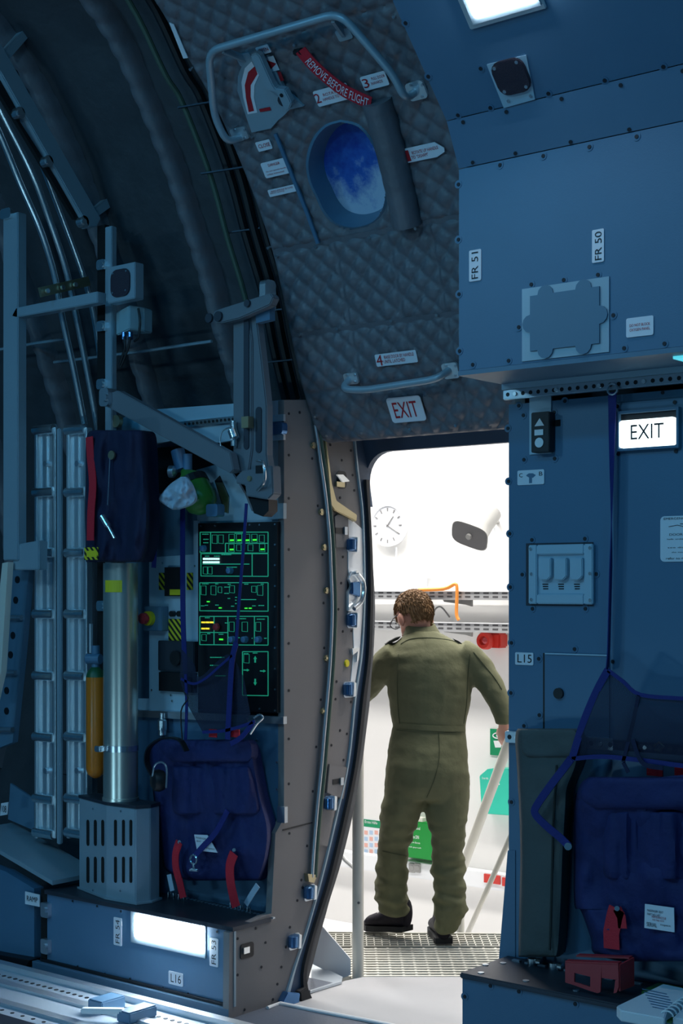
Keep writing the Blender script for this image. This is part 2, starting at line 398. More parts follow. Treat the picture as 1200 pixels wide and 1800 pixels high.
# dark cable channel beside the door
ch = thing('cable_channel', (-4.0, 4.3, 2.3), 'dark curved cable channel with green hose beside the raised quilted door', 'cable channel')
cp = [(225,0),(290,130),(320,180),(370,310),(400,420),(430,520),(450,620),(472,712)]
pl = XP(-3.99)
top = pl.at(225, 0)
MB().tube([top+V((0,-.25,.14))]+[pl.at(u, v) for u, v in cp], .011, 8, 5).build('hose', 'hose_green', ch, smooth=True)
for dx, r in ((.05, .018), (.10, .02), (.15, .016)):
    MB().tube([top+V((dx,-.22,.16))]+[pl.at(u, v)+V((dx, .05, .02)) for u, v in cp], r, 8, 5).build('cable', 'black', ch, smooth=True)
cl = MB()
for u, v in ((322,190),(362,306),(405,410),(438,552),(455,640)):
    p = pl.at(u, v); MB().bar(p+V((-.012,-.015,0)), p+V((.16,.05,.01)), .010, .006).build('clamp', 'dark_metal', ch)

# ---- floor of the hold
fl = MB().bx(-9.5, 3, -2.5, 4.25, -.06, 0).bx(-9.5, XL-.02, 4.25, 4.6, -.06, 0).bx(XR+.02, 3, 4.25, 4.6, -.06, 0).build('floor', 'paint_deck', kind='structure', label='dark grey cargo deck')
# light metal roller tray set in the floor, bottom left
FZ = ZP(0.0)
tr = thing('roller_tray', FZ.at(200, 1760), 'pale metal floor track with holes and flip-up roller lock in front of bench box', 'floor track')
a0 = FZ.at(60, 1700); y1 = 3.93; 
MB().bx(-5.9, -3.3, 3.42, y1, .001, .012).build('tray_plate', 'tray_plate', tr)
MB().bx(-5.9, -3.3, 3.86, 3.90, .012, .035).build('edge_strip', 'alu', tr)
MB().bx(-5.9, -3.3, 3.70, 3.745, .012, .022).build('edge_strip', 'alu', tr)
MB().bx(-5.9, -3.3, 3.53, 3.57, .012, .022).build('edge_strip', 'alu', tr)
MB().bx(-5.9, -3.3, 3.25, 3.42, .001, .03).build('dark_channel', 'dark_metal', tr)
hs = MB()
for k in range(60): hs.cyl((-5.6+.036*k, 3.80, .012), (-5.6+.036*k, 3.80, .014), .009, n=8)
for k in range(40): hs.cyl((-5.6+.06*k, 3.49, .012), (-5.6+.06*k, 3.49, .014), .008, n=8)
hs.build('track_holes', 'black', tr, kind='stuff')
MB().bx(-4.20, -4.12, 3.68, 3.80, .012, .06).build('roller_lock', 'paint', tr, bevel=.005)
MB().bx(-4.02, -3.95, 3.66, 3.80, .012, .055).build('roller_lock', 'paint', tr, bevel=.005)
MB().bar((-4.14, 3.60, .045), (-4.0, 3.68, .05), .03, .02).build('lock_lever', 'white', tr, bevel=.004)
MB().bx(-9.4, -3.3, 2.6, 3.2, .001, .02).build('tray_inner', 'paint_mid', tr)
# ramp: dark step and sloped side left of the bench box
rp = thing('ramp_sidewall', (-5.3, 4.1, 0), 'blue grey sloping ramp side wall left of the bench box', 'ramp')
MB().poly(YP(4.06), [(-160,1470),(10,1532),(60,1562),(60,1690),(-160,1640)], 0, .05).build('side_panel', 'paint', rp)
MB().poly(YP(4.02), [(-160,1650),(52,1688),(40,1706),(-160,1696)], 0, .06).build('dark_step', 'black', rp)
MB().poly(YP(4.0), [(44,1567),(69,1573),(69,1594),(44,1589)], .012, .004).build('placard', 'placard', rp, label='white placard reading RAMP')
t = MB(); text(t, 'RAMP', YP(4.0), 47, 1576, 66, 1585, .018); t.build('lettering', 'ink', rp)

# ---- ledge plate under the roller tracks
lg = thing('ramp_ledge', (-4.95, 4.1, .4), 'grey bent metal ledge plate carrying the upright roller tracks', 'ledge')
p1 = PL((0, 4.0, 0), (0, -1, 0), (1, 0, 0), (0, 0, 1))
_a, _b = p1.at(-60,1466), p1.at(92,1556)
MB().prism([_a, _b, _b+V((0,.26,0)), _a+V((0,.26,0))], (0,0,.018)).build('ledge_plate', 'alu_paint', lg)
MB().poly(YP(4.24), [(18,1377),(60,1405),(60,1460),(14,1440)], 0, .01).build('upstand', 'paint_mid', lg)
MB().poly(YP(4.1), [(2,1412),(14,1410),(12,1432),(0,1434)], 0, .004).build('placard', 'placard', lg)
t = MB(); text(t, '108', YP(4.1), 3, 1416, 11, 1428, .006); t.build('lettering', 'ink', lg)

# ---- jamb: beige side panel of the left rack, beside the doorway
JP = XP(XL)
INN = [(622,775),(628,830),(637,900),(640,1000),(640,1060),(635,1150),(624,1222),(612,1338),(592,1428),(568,1529),(541,1630),(520,1692),(502,1746)]
OUT = [(648,775),(649,839),(649,855),(652,911),(655,978),(656,1047),(653,1150),(644,1230),(632,1330),(615,1421),(585,1547),(556,1637),(540,1702),(541,1735),(552,1768)]
INs = [(p.x, p.y) for p in crom([V((a, b, 0)) for a, b in INN], 4)]; OUs = [(p.x, p.y) for p in crom([V((a, b, 0)) for a, b in OUT], 4)]
jb = MB(); jb.poly(JP, [(499,703),(541,703),(553,750),(598,778)]+INs+[(480,1768),(402,1795),(403,1640),(462,1611),(477,1606),(484,1465),(499,1438)], -.03, .03)
wl = jb.build('wall_left', 'beige', kind='structure', label='beige grey side panel of the left rack beside the doorway')
# seams, screws
s = MB(); s.poly(JP, [(497,1458),(549,1445),(549,1447),(497,1460.5)], 0, .002); s.build('panel_seam', 'black', wl)
s = MB()
for u, v in ((508,727),(527,725),(508,800),(508,876),(508,966),(508,1048),(508,1131),(508,1214),(508,1299),(508,1378),(509,1465),(540,1487),(530,1547),(523,1583),(510,1630),(503,1665),(495,1700),(488,1730),(450,1632),(467,1657),(460,1700),(418,1714),(418,1650),(430,1775),(480,1757),(549,806),(559,889),(567,975),(569,1060),(570,1139),(564,1230),(556,1313),(550,1391),(532,1560),
            (581,782),(617,792),(601,809),(620,835),(623,862),(598,875),(603,979),(600,1025),(595,1071),(603,1110),(618,1109),(623,1182),(592,1198),(590,1229),(617,1234),(598,1284),(610,1290),(583,1310),(604,1336)):
    s.disc(JP, u, v, .0055, 0, .002, 8)
s.build('screws', 'ink', wl, kind='stuff')
# curved frame strip and rubber seal along the doorway edge
t1 = MB(); n = min(len(INs), len(OUs)); 
def resamp(P, n):
    L = [0]
    for i in range(1, len(P)): L.append(L[-1]+math.dist(P[i], P[i-1]))
    o = []
    for k in range(n):
        x = L[-1]*k/(n-1); i = max(j for j in range(len(L)) if L[j] <= x+1e-9); i = min(i, len(P)-2); f_ = (x-L[i])/(L[i+1]-L[i]+1e-9)
        o.append((P[i][0]+(P[i+1][0]-P[i][0])*f_, P[i][1]+(P[i+1][1]-P[i][1])*f_))
    return o
A = resamp(INs, 60); B = resamp(OUs, 60)
def strip(A, B, f0, f1, off, th):
    mb = MB()
    for i in range(len(A)-1):
        q = [(A[i], B[i], f0), (A[i+1], B[i+1], f0), (A[i+1], B[i+1], f1), (A[i], B[i], f1)]
        mb.poly(JP, [(a[0]+(b[0]-a[0])*f_, a[1]+(b[1]-a[1])*f_) for a, b, f_ in q], off, th)
    return mb
strip(A, B, .04, .14, .0, .010).build('trim_doorway_bead', 'alu_paint', kind='structure', label='thin pale bead along the doorway edge')
strip(A, B, .14, .72, -.02, .02).build('trim_doorway', 'seal_blue', kind='structure', label='dark blue curved door frame strip')
strip(A[4:], B[4:], .72, 1.0, -.03, .045).build('trim_seal', 'rubber', kind='structure', label='black rubber door seal')
strip(A[:5], B[:5], .72, 1.0, -.02, .02).build('trim_doorway_corner', 'seal_blue', kind='structure')
# head of the doorway with its rounded corner (follows the skin)
path = [(-3.775, 1.93), (-3.775, 2.0)]
for k in range(9):
    a = math.pi-k/8*math.pi/2; path.append((-3.63+.145*math.cos(a), 2.005+.145*math.sin(a)))
path += [(-2.6, 2.15)]
o2 = [(-3.80, 1.93), (-3.80, 2.0)]+[(-3.80, 2.0+.1*k) for k in range(1, 4)]+[(-3.78+.03*k, 2.36) for k in range(1, 7)]+[(-2.6, 2.36)]
vs = []
for (x, z), (x2, z2) in zip(path, o2):
    vs += [V((x, sh_y(z)+.02, z)), V((x2, sh_y(z2)+.02, z2)), V((x, sh_y(z)+.05, z)), V((x2, sh_y(z2)+.05, z2))]
fs = []
for i in range(len(path)-1):
    a, b = 4*i, 4*i+4; fs += [(a, b, b+1, a+1), (a+2, a+3, b+3, b+2), (a, a+2, b+2, b)]
MB().add(vs, fs).build('trim_door_head', 'seal_blue', kind='structure', label='dark head frame with rounded corner over the open doorway')

# ---- sill plate and the access stand outside
SP = ZP(-.012)
sl = MB(); sl.prism([SP.at(489,1769), SP.at(560,1742), SP.at(606,1724), SP.at(640,1717), SP.at(840,1717), SP.at(1010,1740), SP.at(1010,1900), SP.at(735,1812)], (0,0,-.03))
sl.build('sill_plate', 'sill', label='light grey metal sill plate in the open doorway', cat='sill')
p = SP
MB().prism([ZP(.0).at(545,1742), ZP(.0).at(600,1725), ZP(.0).at(602,1717), ZP(.0).at(548,1690)], (0,0,-.01)).build('sill_corner_plate', 'steel_dull', label='triangular bare metal plate at left end of door sill', cat='plate')
bd = MB(); bd.tube([ZP(.004).at(u, v) for u, v in ((470,1772),(492,1764),(560,1778),(640,1793),(735,1812))], .008, 8); bd.build('trim_sill_edge', 'white', kind='structure', label='pale bead at the inner edge of the door sill')

# ---- room outside
MB().bx(-16, 2, YH, YH+.15, -.85, 5.2).build('wall_back', 'hang_wall', kind='structure', label='bright white wall of the room outside the aircraft')
MB().bx(-16, 2, 4.9, YH, -.85, -.8).build('floor_outside', 'hang_floor', kind='structure', label='pale floor of the room outside')
MB().bx(-16, 2, 5.0, YH, 5.1, 5.2).build('ceiling_outside', 'hang_wall', kind='structure')
# ------------------------------------------------------------------ the raised door
DPp = crom([V((0, y, z)) for y, z in [(4.50,2.165),(4.44,2.27),(4.37,2.42),(4.30,2.63),(4.22,2.86),(4.10,3.08),(3.92,3.33),(3.76,3.49),(3.59,3.65),(3.30,3.86),(2.95,4.04)]], 8)
def dy(z):
    for i in range(len(DPp)-1):
        if DPp[i].z <= z <= DPp[i+1].z: k = (z-DPp[i].z)/(DPp[i+1].z-DPp[i].z+1e-9); return DPp[i].y+(DPp[i+1].y-DPp[i].y)*k, i
    return (4.50, 0) if z < 3 else (DPp[-1].y, len(DPp)-2)
def PDr(u, v):
    d = D(u, v); a, b = 3.0, 9.0
    for _ in range(50):
        t = (a+b)/2; p = CAM+d*t
        if p.y > dy(p.z)[0]: b = t
        else: a = t
    return CAM+d*a
def DT(u, v):            # tangent plane of the door's inner face seen at pixel (u, v)
    p = PDr(u, v); i = dy(p.z)[1]; T = (DPp[min(i+3, len(DPp)-1)]-DPp[max(i-2, 0)]).normalized()
    n = V((0, -T.z, T.y)); return PL(p, n, (1, 0, 0), T)
def DO(u, v, off): pl = DT(u, v); d = D(u, v); return PDr(u, v)+d*(off/d.dot(pl.n))
door = thing('door_1', (-3.3, 4.4, 2.17), 'grey quilted paratroop door slid up above the open doorway', None); door['kind'] = 'structure'
DX0, DX1 = -3.75, -2.80
LD = [0]
for i in range(1, len(DPp)): LD.append(LD[-1]+(DPp[i]-DPp[i-1]).length)
def dpoint(s):
    i = 0
    while i < len(LD)-2 and LD[i+1] < s: i += 1
    k = (s-LD[i])/(LD[i+1]-LD[i]); return DPp[i].lerp(DPp[i+1], k), prof_norm(DPp, i if k < .5 else i+1)
# seams in door coordinates: along s (height) and x
def s_of(u, v):
    z = PDr(u, v).z
    for i in range(len(DPp)-1):
        if DPp[i].z <= z <= DPp[i+1].z: return LD[i]+(LD[i+1]-LD[i])*(z-DPp[i].z)/(DPp[i+1].z-DPp[i].z)
    return 0
ss = [s_of(600, 420), s_of(650, 572), s_of(650, 680), s_of(500, 65)]
xs_low = [PDr(600, 480).x, PDr(700, 500).x, PDr(780, 520).x]
# window: deep oval reveal with a painted sky behind
WP = DT(612, 305)
OV = [(598,213),(572,222),(551,248),(541,285),(545,318),(557,345),(570,372),(590,393),(620,401),(650,394),(668,378),(677,352),(677,322),(668,288),(654,252),(630,222)]
ov = [(p.x, p.y) for p in crom([V((a, b, 0)) for a, b in OV+[OV[0]]], 4)][:-1]
def inside(a, b, P):
    c = False; j = len(P)-1
    for i in range(len(P)):
        if (P[i][1] > b) != (P[j][1] > b) and a < (P[j][0]-P[i][0])*(b-P[i][1])/(P[j][1]-P[i][1])+P[i][0]: c = not c
        j = i
    return c
aw = [WP.ab(u, v) for u, v in ov]; ac = (sum(a for a, b in aw)/len(aw), sum(b for a, b in aw)/len(aw))
def nearwin(p):
    r = p-WP.o; a, b = r.dot(WP.ex), r.dot(WP.ey)
    if abs(a-ac[0]) > .3 or abs(b-ac[1]) > .35 or abs(r.dot(WP.n)) > .1: return 1
    for k, f_ in ((1.0, 0), (1.08, .0), (1.13, .4), (1.18, .8)):
        if inside(ac[0]+(a-ac[0])/k, ac[1]+(b-ac[1])/k, aw): return f_
    return 1
NX, NS = 150, 300; vs = []; ST = LD[-1]*.985
xl_of = lambda s: DX0 + (.05*(1-s/.06)**2 if s < .06 else 0)
xr_of = lambda s: DX1 - (.07*(1-s/.08)**2 if s < .08 else 0)
cell = .066
for j in range(NS+1):
    s = ST*j/NS; p, nn = dpoint(s); a, b = xl_of(s), xr_of(s)
    for i in range(NX+1):
        x = a+(b-a)*i/NX
        q = abs(math.sin(math.pi*(x/.086+s/.088))*math.sin(math.pi*(x/.086-s/.088)))**.42
        e = min(1, min(abs(s-k) for k in ss)/.02)
        if s < ss[0]: e = min(e, max(.35, min(1, min(abs(x-k) for k in xs_low)/.012)))
        e = min(e, (x-DX0)/.02 if x < DX0+.02 else 1, (b-x)/.02, s/.025+.02)
        e *= nearwin(V((x, p.y, p.z)))
        wr = noise.noise(V((x*16, s*16, 2)))*.0035+noise.noise(V((x*50, s*50, 5)))*.0018
        vs.append(V((x, p.y, p.z))+nn*(max(0, e)**.7*.0165*q+wr*max(e, 0)))
N = len(vs); w_ = NX+1
back = [q+V((0, .10, .04)) for q in vs]
edge = [k for k in range(w_)]+[j*w_+NX for j in range(1, NS+1)]+[NS*w_+k for k in range(NX-1, -1, -1)]+[j*w_ for j in range(NS-1, 0, -1)]
fs = grid(vs, NS+1, w_)
ring = [back[k] for k in edge]; ne = len(edge)
fs += [(edge[k], edge[(k+1) % ne], N+(k+1) % ne, N+k) for k in range(ne)]
MB().add(vs+ring, fs).build('quilted_cover', 'blanket', door, smooth=True, angle=75)
def dseam(pts, w_=.02):
    mb = MB(); pp = [DO(u, v, .006) for u, v in pts]; mb.ribbon(crom(pp, 6), DT(*pts[0]).ey if abs(pts[0][0]-pts[-1][0]) > abs(pts[0][1]-pts[-1][1]) else V((1,0,0)), w_, .006); return mb
for k in (0, 1):
    mb = MB(); p, nn = dpoint(ss[k]); mb.ribbon([V((DX0+.01+(DX1-DX0-.02)*i/10, p.y, p.z))+nn*.004 for i in range(11)], DPp[0]-DPp[1], .022, .004); mb.build('seam_strip', 'blanket', door)
s_ = MB()
for u, v in ((338,118),(475,434),(558,432),(653,416),(734,400),(490,448),(530,587),(596,577),(691,563),(771,553),(578,763),(558,730),(639,758),(724,751),(804,745),(520,75),(625,45),(695,25),(446,238),(670,100)):
    pl = DT(u, v); s_.cyl(PDr(u, v)+pl.n*.002, PDr(u, v)+pl.n*.018, .006, n=8)
s_.build('studs', 'steel', door, kind='stuff')
# pale vertical strip left of the window
mb = MB(); mb.ribbon([DO(u, v, .019) for u, v in ((484,235),(500,275),(520,325),(540,375),(559,428))], V((1,0,0)), .014, .008); mb.build('cover_strip', 'paint', door)
# rolled window blind
rp_ = [DO(u, v, .035) for u, v in ((662,178),(675,222),(690,280),(704,340),(716,398))]; rp_ = crom(rp_, 8)
mb = MB(); mb.tube(rp_, [.052*(1+.05*noise.noise(V((i*.5, 1, 1)))) for i in range(len(rp_))], 18); mb.build('rolled_blind', 'blanket', door, smooth=True)
cu = sum(p[0] for p in ov)/len(ov); cv = sum(p[1] for p in ov)/len(ov)
def ring_(scale, du, dv, off): return [WP.at(cu+(u-cu)*scale+du, cv+(v-cv)*scale+dv, off) for u, v in ov]
r0, r1, r2 = ring_(1.05, 0, 0, .004), ring_(.985, 0, 0, .012), [p - WP.n*.075 + (WP.w(*WP.ab(cu, cv))-p)*.10 for p in ring_(.97, 0, 0, 0)]
n = len(ov); mb = MB().add(r0+r1+r2, [(a*n+k, a*n+(k+1) % n, (a+1)*n+(k+1) % n, (a+1)*n+k) for a in (0, 1) for k in range(n)])
mb.build('window_reveal', 'paint_mid', door, smooth=True, angle=50, label='pale blue oval window surround')
MB().add([p+WP.n*.001 for p in r2], [tuple(range(n))]).build('window_pane', 'sky_picture', door, label='oval window showing blue sky with white clouds')
# cut-out backing so the reveal is seen: cover has a real hole (delete quilt faces inside the oval)
qc = [c for c in door.children if c.name.startswith('quilted_cover')][0]
bm = bmesh.new(); bm.from_mesh(qc.data); o_ = wloc(qc)
aa = [WP.ab(u, v) for u, v in ov]
dl = []
for f_ in bm.faces:
    c = f_.calc_center_median()+o_; r = c-WP.o
    if abs(r.dot(WP.n)) < .06 and inside(r.dot(WP.ex), r.dot(WP.ey), aa): dl.append(f_)
bmesh.ops.delete(bm, geom=dl, context='FACES'); bm.to_mesh(qc.data); bm.free()
# grab handles
def mount(u, v, wp, hp, parent):
    pl = DT(u, v); mb = MB(); mb.rrect(pl, u-wp/2, v-hp/2, u+wp/2, v+hp/2, .014, .010, .2); mb.build('mounting_plate', 'alu', parent)
    sc_ = MB()
    for a, b in ((-.3,-.3),(.3,-.3),(-.3,.3),(.3,.3)): sc_.disc(pl, u+a*wp, v+b*hp, .005, .024, .004, 8)
    sc_.build('bolts', 'steel_dull', parent, kind='stuff')
def rounded(P, r=6):
    o = [P[0]]
    for i in range(1, len(P)-1):
        a, b, c = P[i-1], P[i], P[i+1]; k1 = min(.4, .055/(b-a).length); k2 = min(.4, .055/(c-b).length)
        p, q = b.lerp(a, k1), b.lerp(c, k2)
        o += [(p*(1-t)*(1-t)+b*2*t*(1-t)+q*t*t) for t in [k/5 for k in range(6)]]
    return o+[P[-1]]
hp = MB(); pts = [DO(426,241,.01), DO(398,250,.08), DO(376,203,.085), DO(366,90,.085), DO(597,22,.085), DO(690,130,.085), DO(712,174,.08), DO(731,161,.01)]
hp.tube(rounded(pts), .0135, 12); hp.build('grab_handle', 'alu_paint', door, smooth=True, label='large bent tubular grab handle framing the lever and instructions')
for u, v, a, b in ((420,236,30,24),(731,160,34,34)): mount(u, v, a, b, door)
for u, v, u2, v2 in ((430,104,392,88),(604,60,585,34)):
    mb = MB(); mb.bar(DO(u, v, .01), DO(u2, v2, .08), .022, .012, (1,0,0)); pl = DT(u, v); mb.rrect(pl, u-14, v-10, u+14, v+12, .006, .01, .2); mb.build('handle_bracket', 'alu_paint', door)
hp = MB(); pts = [DO(616,664,.01), DO(601,684,.075), DO(640,686,.08), DO(768,666,.08), DO(793,648,.01)]
hp.tube(rounded(pts), .0135, 12); hp.build('grab_handle', 'alu_paint', door, smooth=True, label='straight tubular grab handle above the EXIT placard')
mount(616, 666, 24, 20, door); mount(791, 652, 28, 28, door)
# locking lever with its dial plate
LP = DT(462, 165)
MB().poly(LP, [(424,118),(436,106),(456,99),(470,97),(484,124),(500,158),(533,187),(508,193),(500,202),(488,212),(476,226),(442,233),(430,198),(417,160),(418,134)], .012, .014).build('dial_plate', 'alu_paint', door)
def arc(mb, r0, r1, a0, a1, off, th, c=(492,150), n=14):
    ca, cb = LP.ab(*c); P = [LP.w(ca+r0*math.cos(a0+(a1-a0)*k/n), cb+r0*math.sin(a0+(a1-a0)*k/n), off) for k in range(n+1)]+[LP.w(ca+r1*math.cos(a0+(a1-a0)*k/n), cb+r1*math.sin(a0+(a1-a0)*k/n), off) for k in range(n, -1, -1)]
    m_ = n+1
    for k in range(n): mb.prism([P[k], P[k+1], P[2*m_-2-k], P[2*m_-1-k]], LP.n*th)
    return mb
WB = [(442,108),(430,120),(424,145),(427,170),(435,201),(452,198),(446,172),(447,150),(455,132)]
MB().poly(LP, WB, .027, .001).build('dial_band', 'placard', door)
MB().poly(LP, [(447,117),(436,127),(430,150),(432,172),(437,197),(446,195),(440,170),(440,150),(452,130)], .0285, .001).build('dial_arrow', 'ink_red', door, label='red curved arrow band')
MB().poly(LP, [(463,104),(485,112),(473,125)], .0285, .001).build('dial_arrow', 'ink_red', door)
MB().poly(LP, [(455,192),(474,188),(476,194),(457,197)], .0285, .001).build('dial_mark', 'ink_red', door)
MB().poly(LP, [(487,126),(493,126),(499,142),(493,143)], .0285, .001).build('dial_mark', 'ink_red', door)
MB().poly(LP, [(461,103),(480,98),(491,123),(474,127)], .027, .001).build('dial_band', 'placard', door)
lv = MB(); lv.poly(LP, [(439,97),(450,93),(456,99),(478,148),(483,156),(500,158),(512,182),(508,193),(500,196),(494,182),(486,164),(472,160),(464,154),(459,146)], .045, .03)
lv.build('lever', 'alu_paint', door, bevel=.004, label='bent metal unlocking lever')
MB().disc(LP, 494, 168, .007, .075, .003).build('lever_bolt', 'black', door)
MB().disc(LP, 496, 178, .02, .01, .04).build('lever_pivot', 'dark_metal', door)
# placards
def dplac(u0, v0, u1, v1, lab, lines, pts=None, num=None):
    pl = DT((u0+u1)/2, (v0+v1)/2); mb = MB()
    if pts: mb.poly(pl, pts, .019, .003)
    else: mb.rrect(pl, u0, v0, u1, v1, .019, .003, .12)
    o = mb.build('placard', 'placard', door, label=lab); t = MB()
    if num:
        text(t, num[0], pl, num[1], num[2], num[3], num[4], .0235)
    for (b, a0, b0, a1, b1) in lines: text(t, b, pl, a0, b0, a1, b1, .0235)
    t.build('lettering', 'ink_red', o)
dplac(450,80,475,96,'white placard reading OPEN',[('OPEN',453,84.5,472,91.5)])
dplac(450,247,477,265,'white placard reading CLOSE',[('CLOSE',453,252,475,259)])
dplac(460,281,508,310,'white DANGER placard',[('DANGER',470,286,492,291),('Do not operate handle',466,297,504,300),('unless instructed',468,302.5,500,305.5)])
dplac(470,329,520,342,'narrow white placard below the DANGER placard',[('ARMING LEVER MUST BE LOCKED',474,331.5,516,334.5),('before opening',474,336.5,500,339.5)])
dplac(551,152,616,182,'white placard numbered 2',[('ROTATE',566,161,595,166.5),('HANDLE TO',566,169,597,174.5)],num=('2',553,164,563,182))
dplac(634,129,682,156,'white placard numbered 3',[('PULL DOOR',651,133,677,138.5),('INWARDS',651,142,673,147.5)],num=('3',637,138,648,155))
dplac(711,252,782,284,'white arrow shaped placard numbered 1',[('ROTATE UP HANDLE',722,261,771,267),('TO "DISARM"',722,271,753,277)],pts=[(709,262),(763,250),(780,260),(781,267),(768,276),(714,287)],num=('1',713,264,720,284))
dplac(659,619,733,641,'white placard numbered 4',[('RAISE DOOR BY HANDLE',674,622,727,628),('UNTIL LATCHED',674,631,712,637)],num=('4',661,624,672,643))
dplac(683,697,744,742,'white placard with red EXIT lettering',[('EXIT',691,706,734,734)])
pl = DT(307, 68); MB().poly(pl, [(297,40),(305,43),(330,102),(322,103)], .017, .003).build('placard', 'placard', door, label='narrow slanted placard beside handle')
# red streamer
sv = thing('warning_streamer', DO(650,184,.05), 'red fabric streamer lettered REMOVE BEFORE FLIGHT hanging across the door', 'streamer')
SPt = [(528,88),(548,112),(574,136),(606,160),(652,182)]; P3 = crom([DO(u, v, .055) for u, v in SPt], 8)
pn = DT(590, 140).n; wd = []
for i in range(len(P3)):
    d = (P3[min(i+1, len(P3)-1)]-P3[max(i-1, 0)]).normalized(); wd.append(d.cross(pn).normalized())
MB().ribbon(P3, wd, .048, .003).build('streamer', 'red_strap', sv)
Lr = [0]
for i in range(1, len(P3)): Lr.append(Lr[-1]+(P3[i]-P3[i-1]).length)
tv, tf = textmesh('REMOVE BEFORE FLIGHT'); x0 = min(p[0] for p in tv); x1 = max(p[0] for p in tv); y1_ = max(p[1] for p in tv); out = []
for p in tv:
    s = Lr[-1]*(.13+.84*(p[0]-x0)/(x1-x0)); i = max(0, min(len(P3)-2, max(k for k in range(len(Lr)) if Lr[k] <= s))); k = (s-Lr[i])/(Lr[i+1]-Lr[i])
    out.append(P3[i].lerp(P3[i+1], k)-wd[i].lerp(wd[i+1], k)*.025*(p[1]/y1_-.5)*1.25+pn*.004)
MB().add(out, tf).build('lettering', 'placard', sv)
MB().tube([DO(520,92,.02), DO(530,90,.05)], .012, 8).build('pin_loop', 'black', sv)
# ------------------------------------------------------------------ right hand cabinet wall, overhang and ceiling panels
OVP = YP(3.98); KP = YP(YK); KP2 = YP(YK-.02)
wr = MB(); wr.bx(XR, 2.5, YK, YK+.04, ZB-.02, 2.22)
q = [KP.at(892,1495,.004), KP.at(876,1692,.004), KP.at(905,1700,.004), KP.at(905,1495,.004)]
wr.prism(q, (0, .04, 0)); wall = wr.build('wall_right', 'paint', kind='structure', label='blue grey panelled cabinet wall right of the doorway')
MB().bx(PL.at(KP, 1079, 900).x, 2.5, YK-.02, YK, .36, 2.19).build('cover_panel', 'paint', wall, bevel=.006)
MB().bx(XR, XR+.04, YK+.04, sh_y(1.4)+.03, ZB, 2.3).build('wall_right_return', 'beige', kind='structure')
def screws(pl, pts, parent, r=.0065, ring=True):
    s = MB(); g = MB()
    for u, v in pts:
        s.disc(pl, u, v, r, .0025, .002, 8)
        if ring: g.disc(pl, u, v, r*2.1, 0, .002, 12)
    s.build('screws', 'ink', parent, kind='stuff')
    if ring: g.build('washers', 'paint', parent, kind='stuff')
screws(KP, [(898,1130),(897,1218),(898,1410),(895,938),(893,846),(892,753),(911,713),(919,730),(992,705),(920,808),(974,806),(934,949),(1027,947),(917,1010),(1047,1009),(935,1070),(1028,1070),(1009,1141),(946,1158),(1045,1190),(947,1257),(920,1276),(896,1032),(973,725)], wall)
screws(KP2, [(1164,690),(1185,707),(1187,793),(1086,798),(1084,714),(1076,1163)], wall, ring=False)
# seat rail at the head of the wall
def rail(name, pl, u0, v0a, v0b, x1, label, hole=.03, th=.02):
    p = pl.at(u0, v0a); q = pl.at(u0, v0b); o = thing(name, (p.x, p.y, q.z), label, 'rail')
    y = p.y; z0, z1 = q.z, p.z
    MB().bx(p.x, x1, y-th, y, z0, z1).build('rail_body', 'steel_dull', o, bevel=.003)
    s = MB(); k = p.x+.02
    while k < x1: s.cyl((k, y-th-.001, (z0+z1)/2), (k, y-th+.001, (z0+z1)/2), (z1-z0)*.22, n=8); k += hole
    s.build('rail_holes', 'black', o, kind='stuff')
    b = MB(); k = p.x+.05
    while k < x1: b.cyl((k, y-th-.006, (z0+z1)/2), (k, y-th, (z0+z1)/2), .007, n=8); k += .16
    b.build('rail_bolts', 'alu', o, kind='stuff'); return o
rail('seat_rail', YP(YK-.02), 889, 687, 704, 2.4, 'perforated metal seat rail above the lit EXIT sign')
rail('seat_rail', YP(YK), 892, 1284, 1304, 2.4, 'perforated metal seat rail behind the olive bag and net', .035)
MB().bx(XR, 2.5, YK-.045, YK, 2.266, 2.30).build('trim_wall_head', 'paint_light', kind='structure', label='pale ledge strip under the overhang')
# signal light
sg = thing('signal_light', KP.at(949, 797), 'black signal light with white triangle, square and circle symbols', 'signal light')
MB().rect(KP, 930, 697, 968, 798, 0, .006).build('backing_plate', 'paint_light', sg)
MB().rrect(KP, 933, 724, 965, 795, .006, .035, .08).build('housing', 'black', sg, bevel=.002)
s = MB(); P = KP.up(.042); s.poly(P, [(948,735),(956,748),(939,749.5)], 0, .002); s.build('triangle_lens', 'white', sg)
MB().rect(P, 939, 755, 954, 765, 0, .002).build('square_lens', 'white', sg)
MB().disc(P, 947, 778, .0165, 0, .002, 20).build('round_lens', 'white', sg)
MB().rect(KP, 975, 738, 984, 749, 0, .003).build('cover_slot', 'black_gap', wall)
# placards on the wall
def plac(pl, u0, v0, u1, v1, label, lines, ink='ink', rot=0, name='placard', mat_='placard', parent=None, off=.001):
    o = MB().rrect(pl, u0, v0, u1, v1, off, .0025, .1).build(name, mat_, parent, label=label, cat=None if parent else 'placard')
    t = MB()
    for (b, a0, b0, a1, b1) in lines: text(t, b, pl, a0, b0, a1, b1, off+.0035, rot)
    if lines: t.build('lettering', ink, o)
    return o
o = plac(KP, 909, 826, 956, 852, 'small white placard marked C and B with a T shaped arrow', [('C', 912, 832, 918, 839), ('B', 947, 829, 953, 836)])
s = MB(); s.poly(KP, [(924,836),(929,832),(936,832),(941,835),(936,840),(934.5,839),(934.5,849),(929.5,849.5),(929.5,839.5)], .0036, .0008); s.build('symbol', 'paint', o)
plac(KP, 905, 1147, 937, 1169, 'white placard reading L15', [('L15', 909, 1150.5, 934, 1165)])
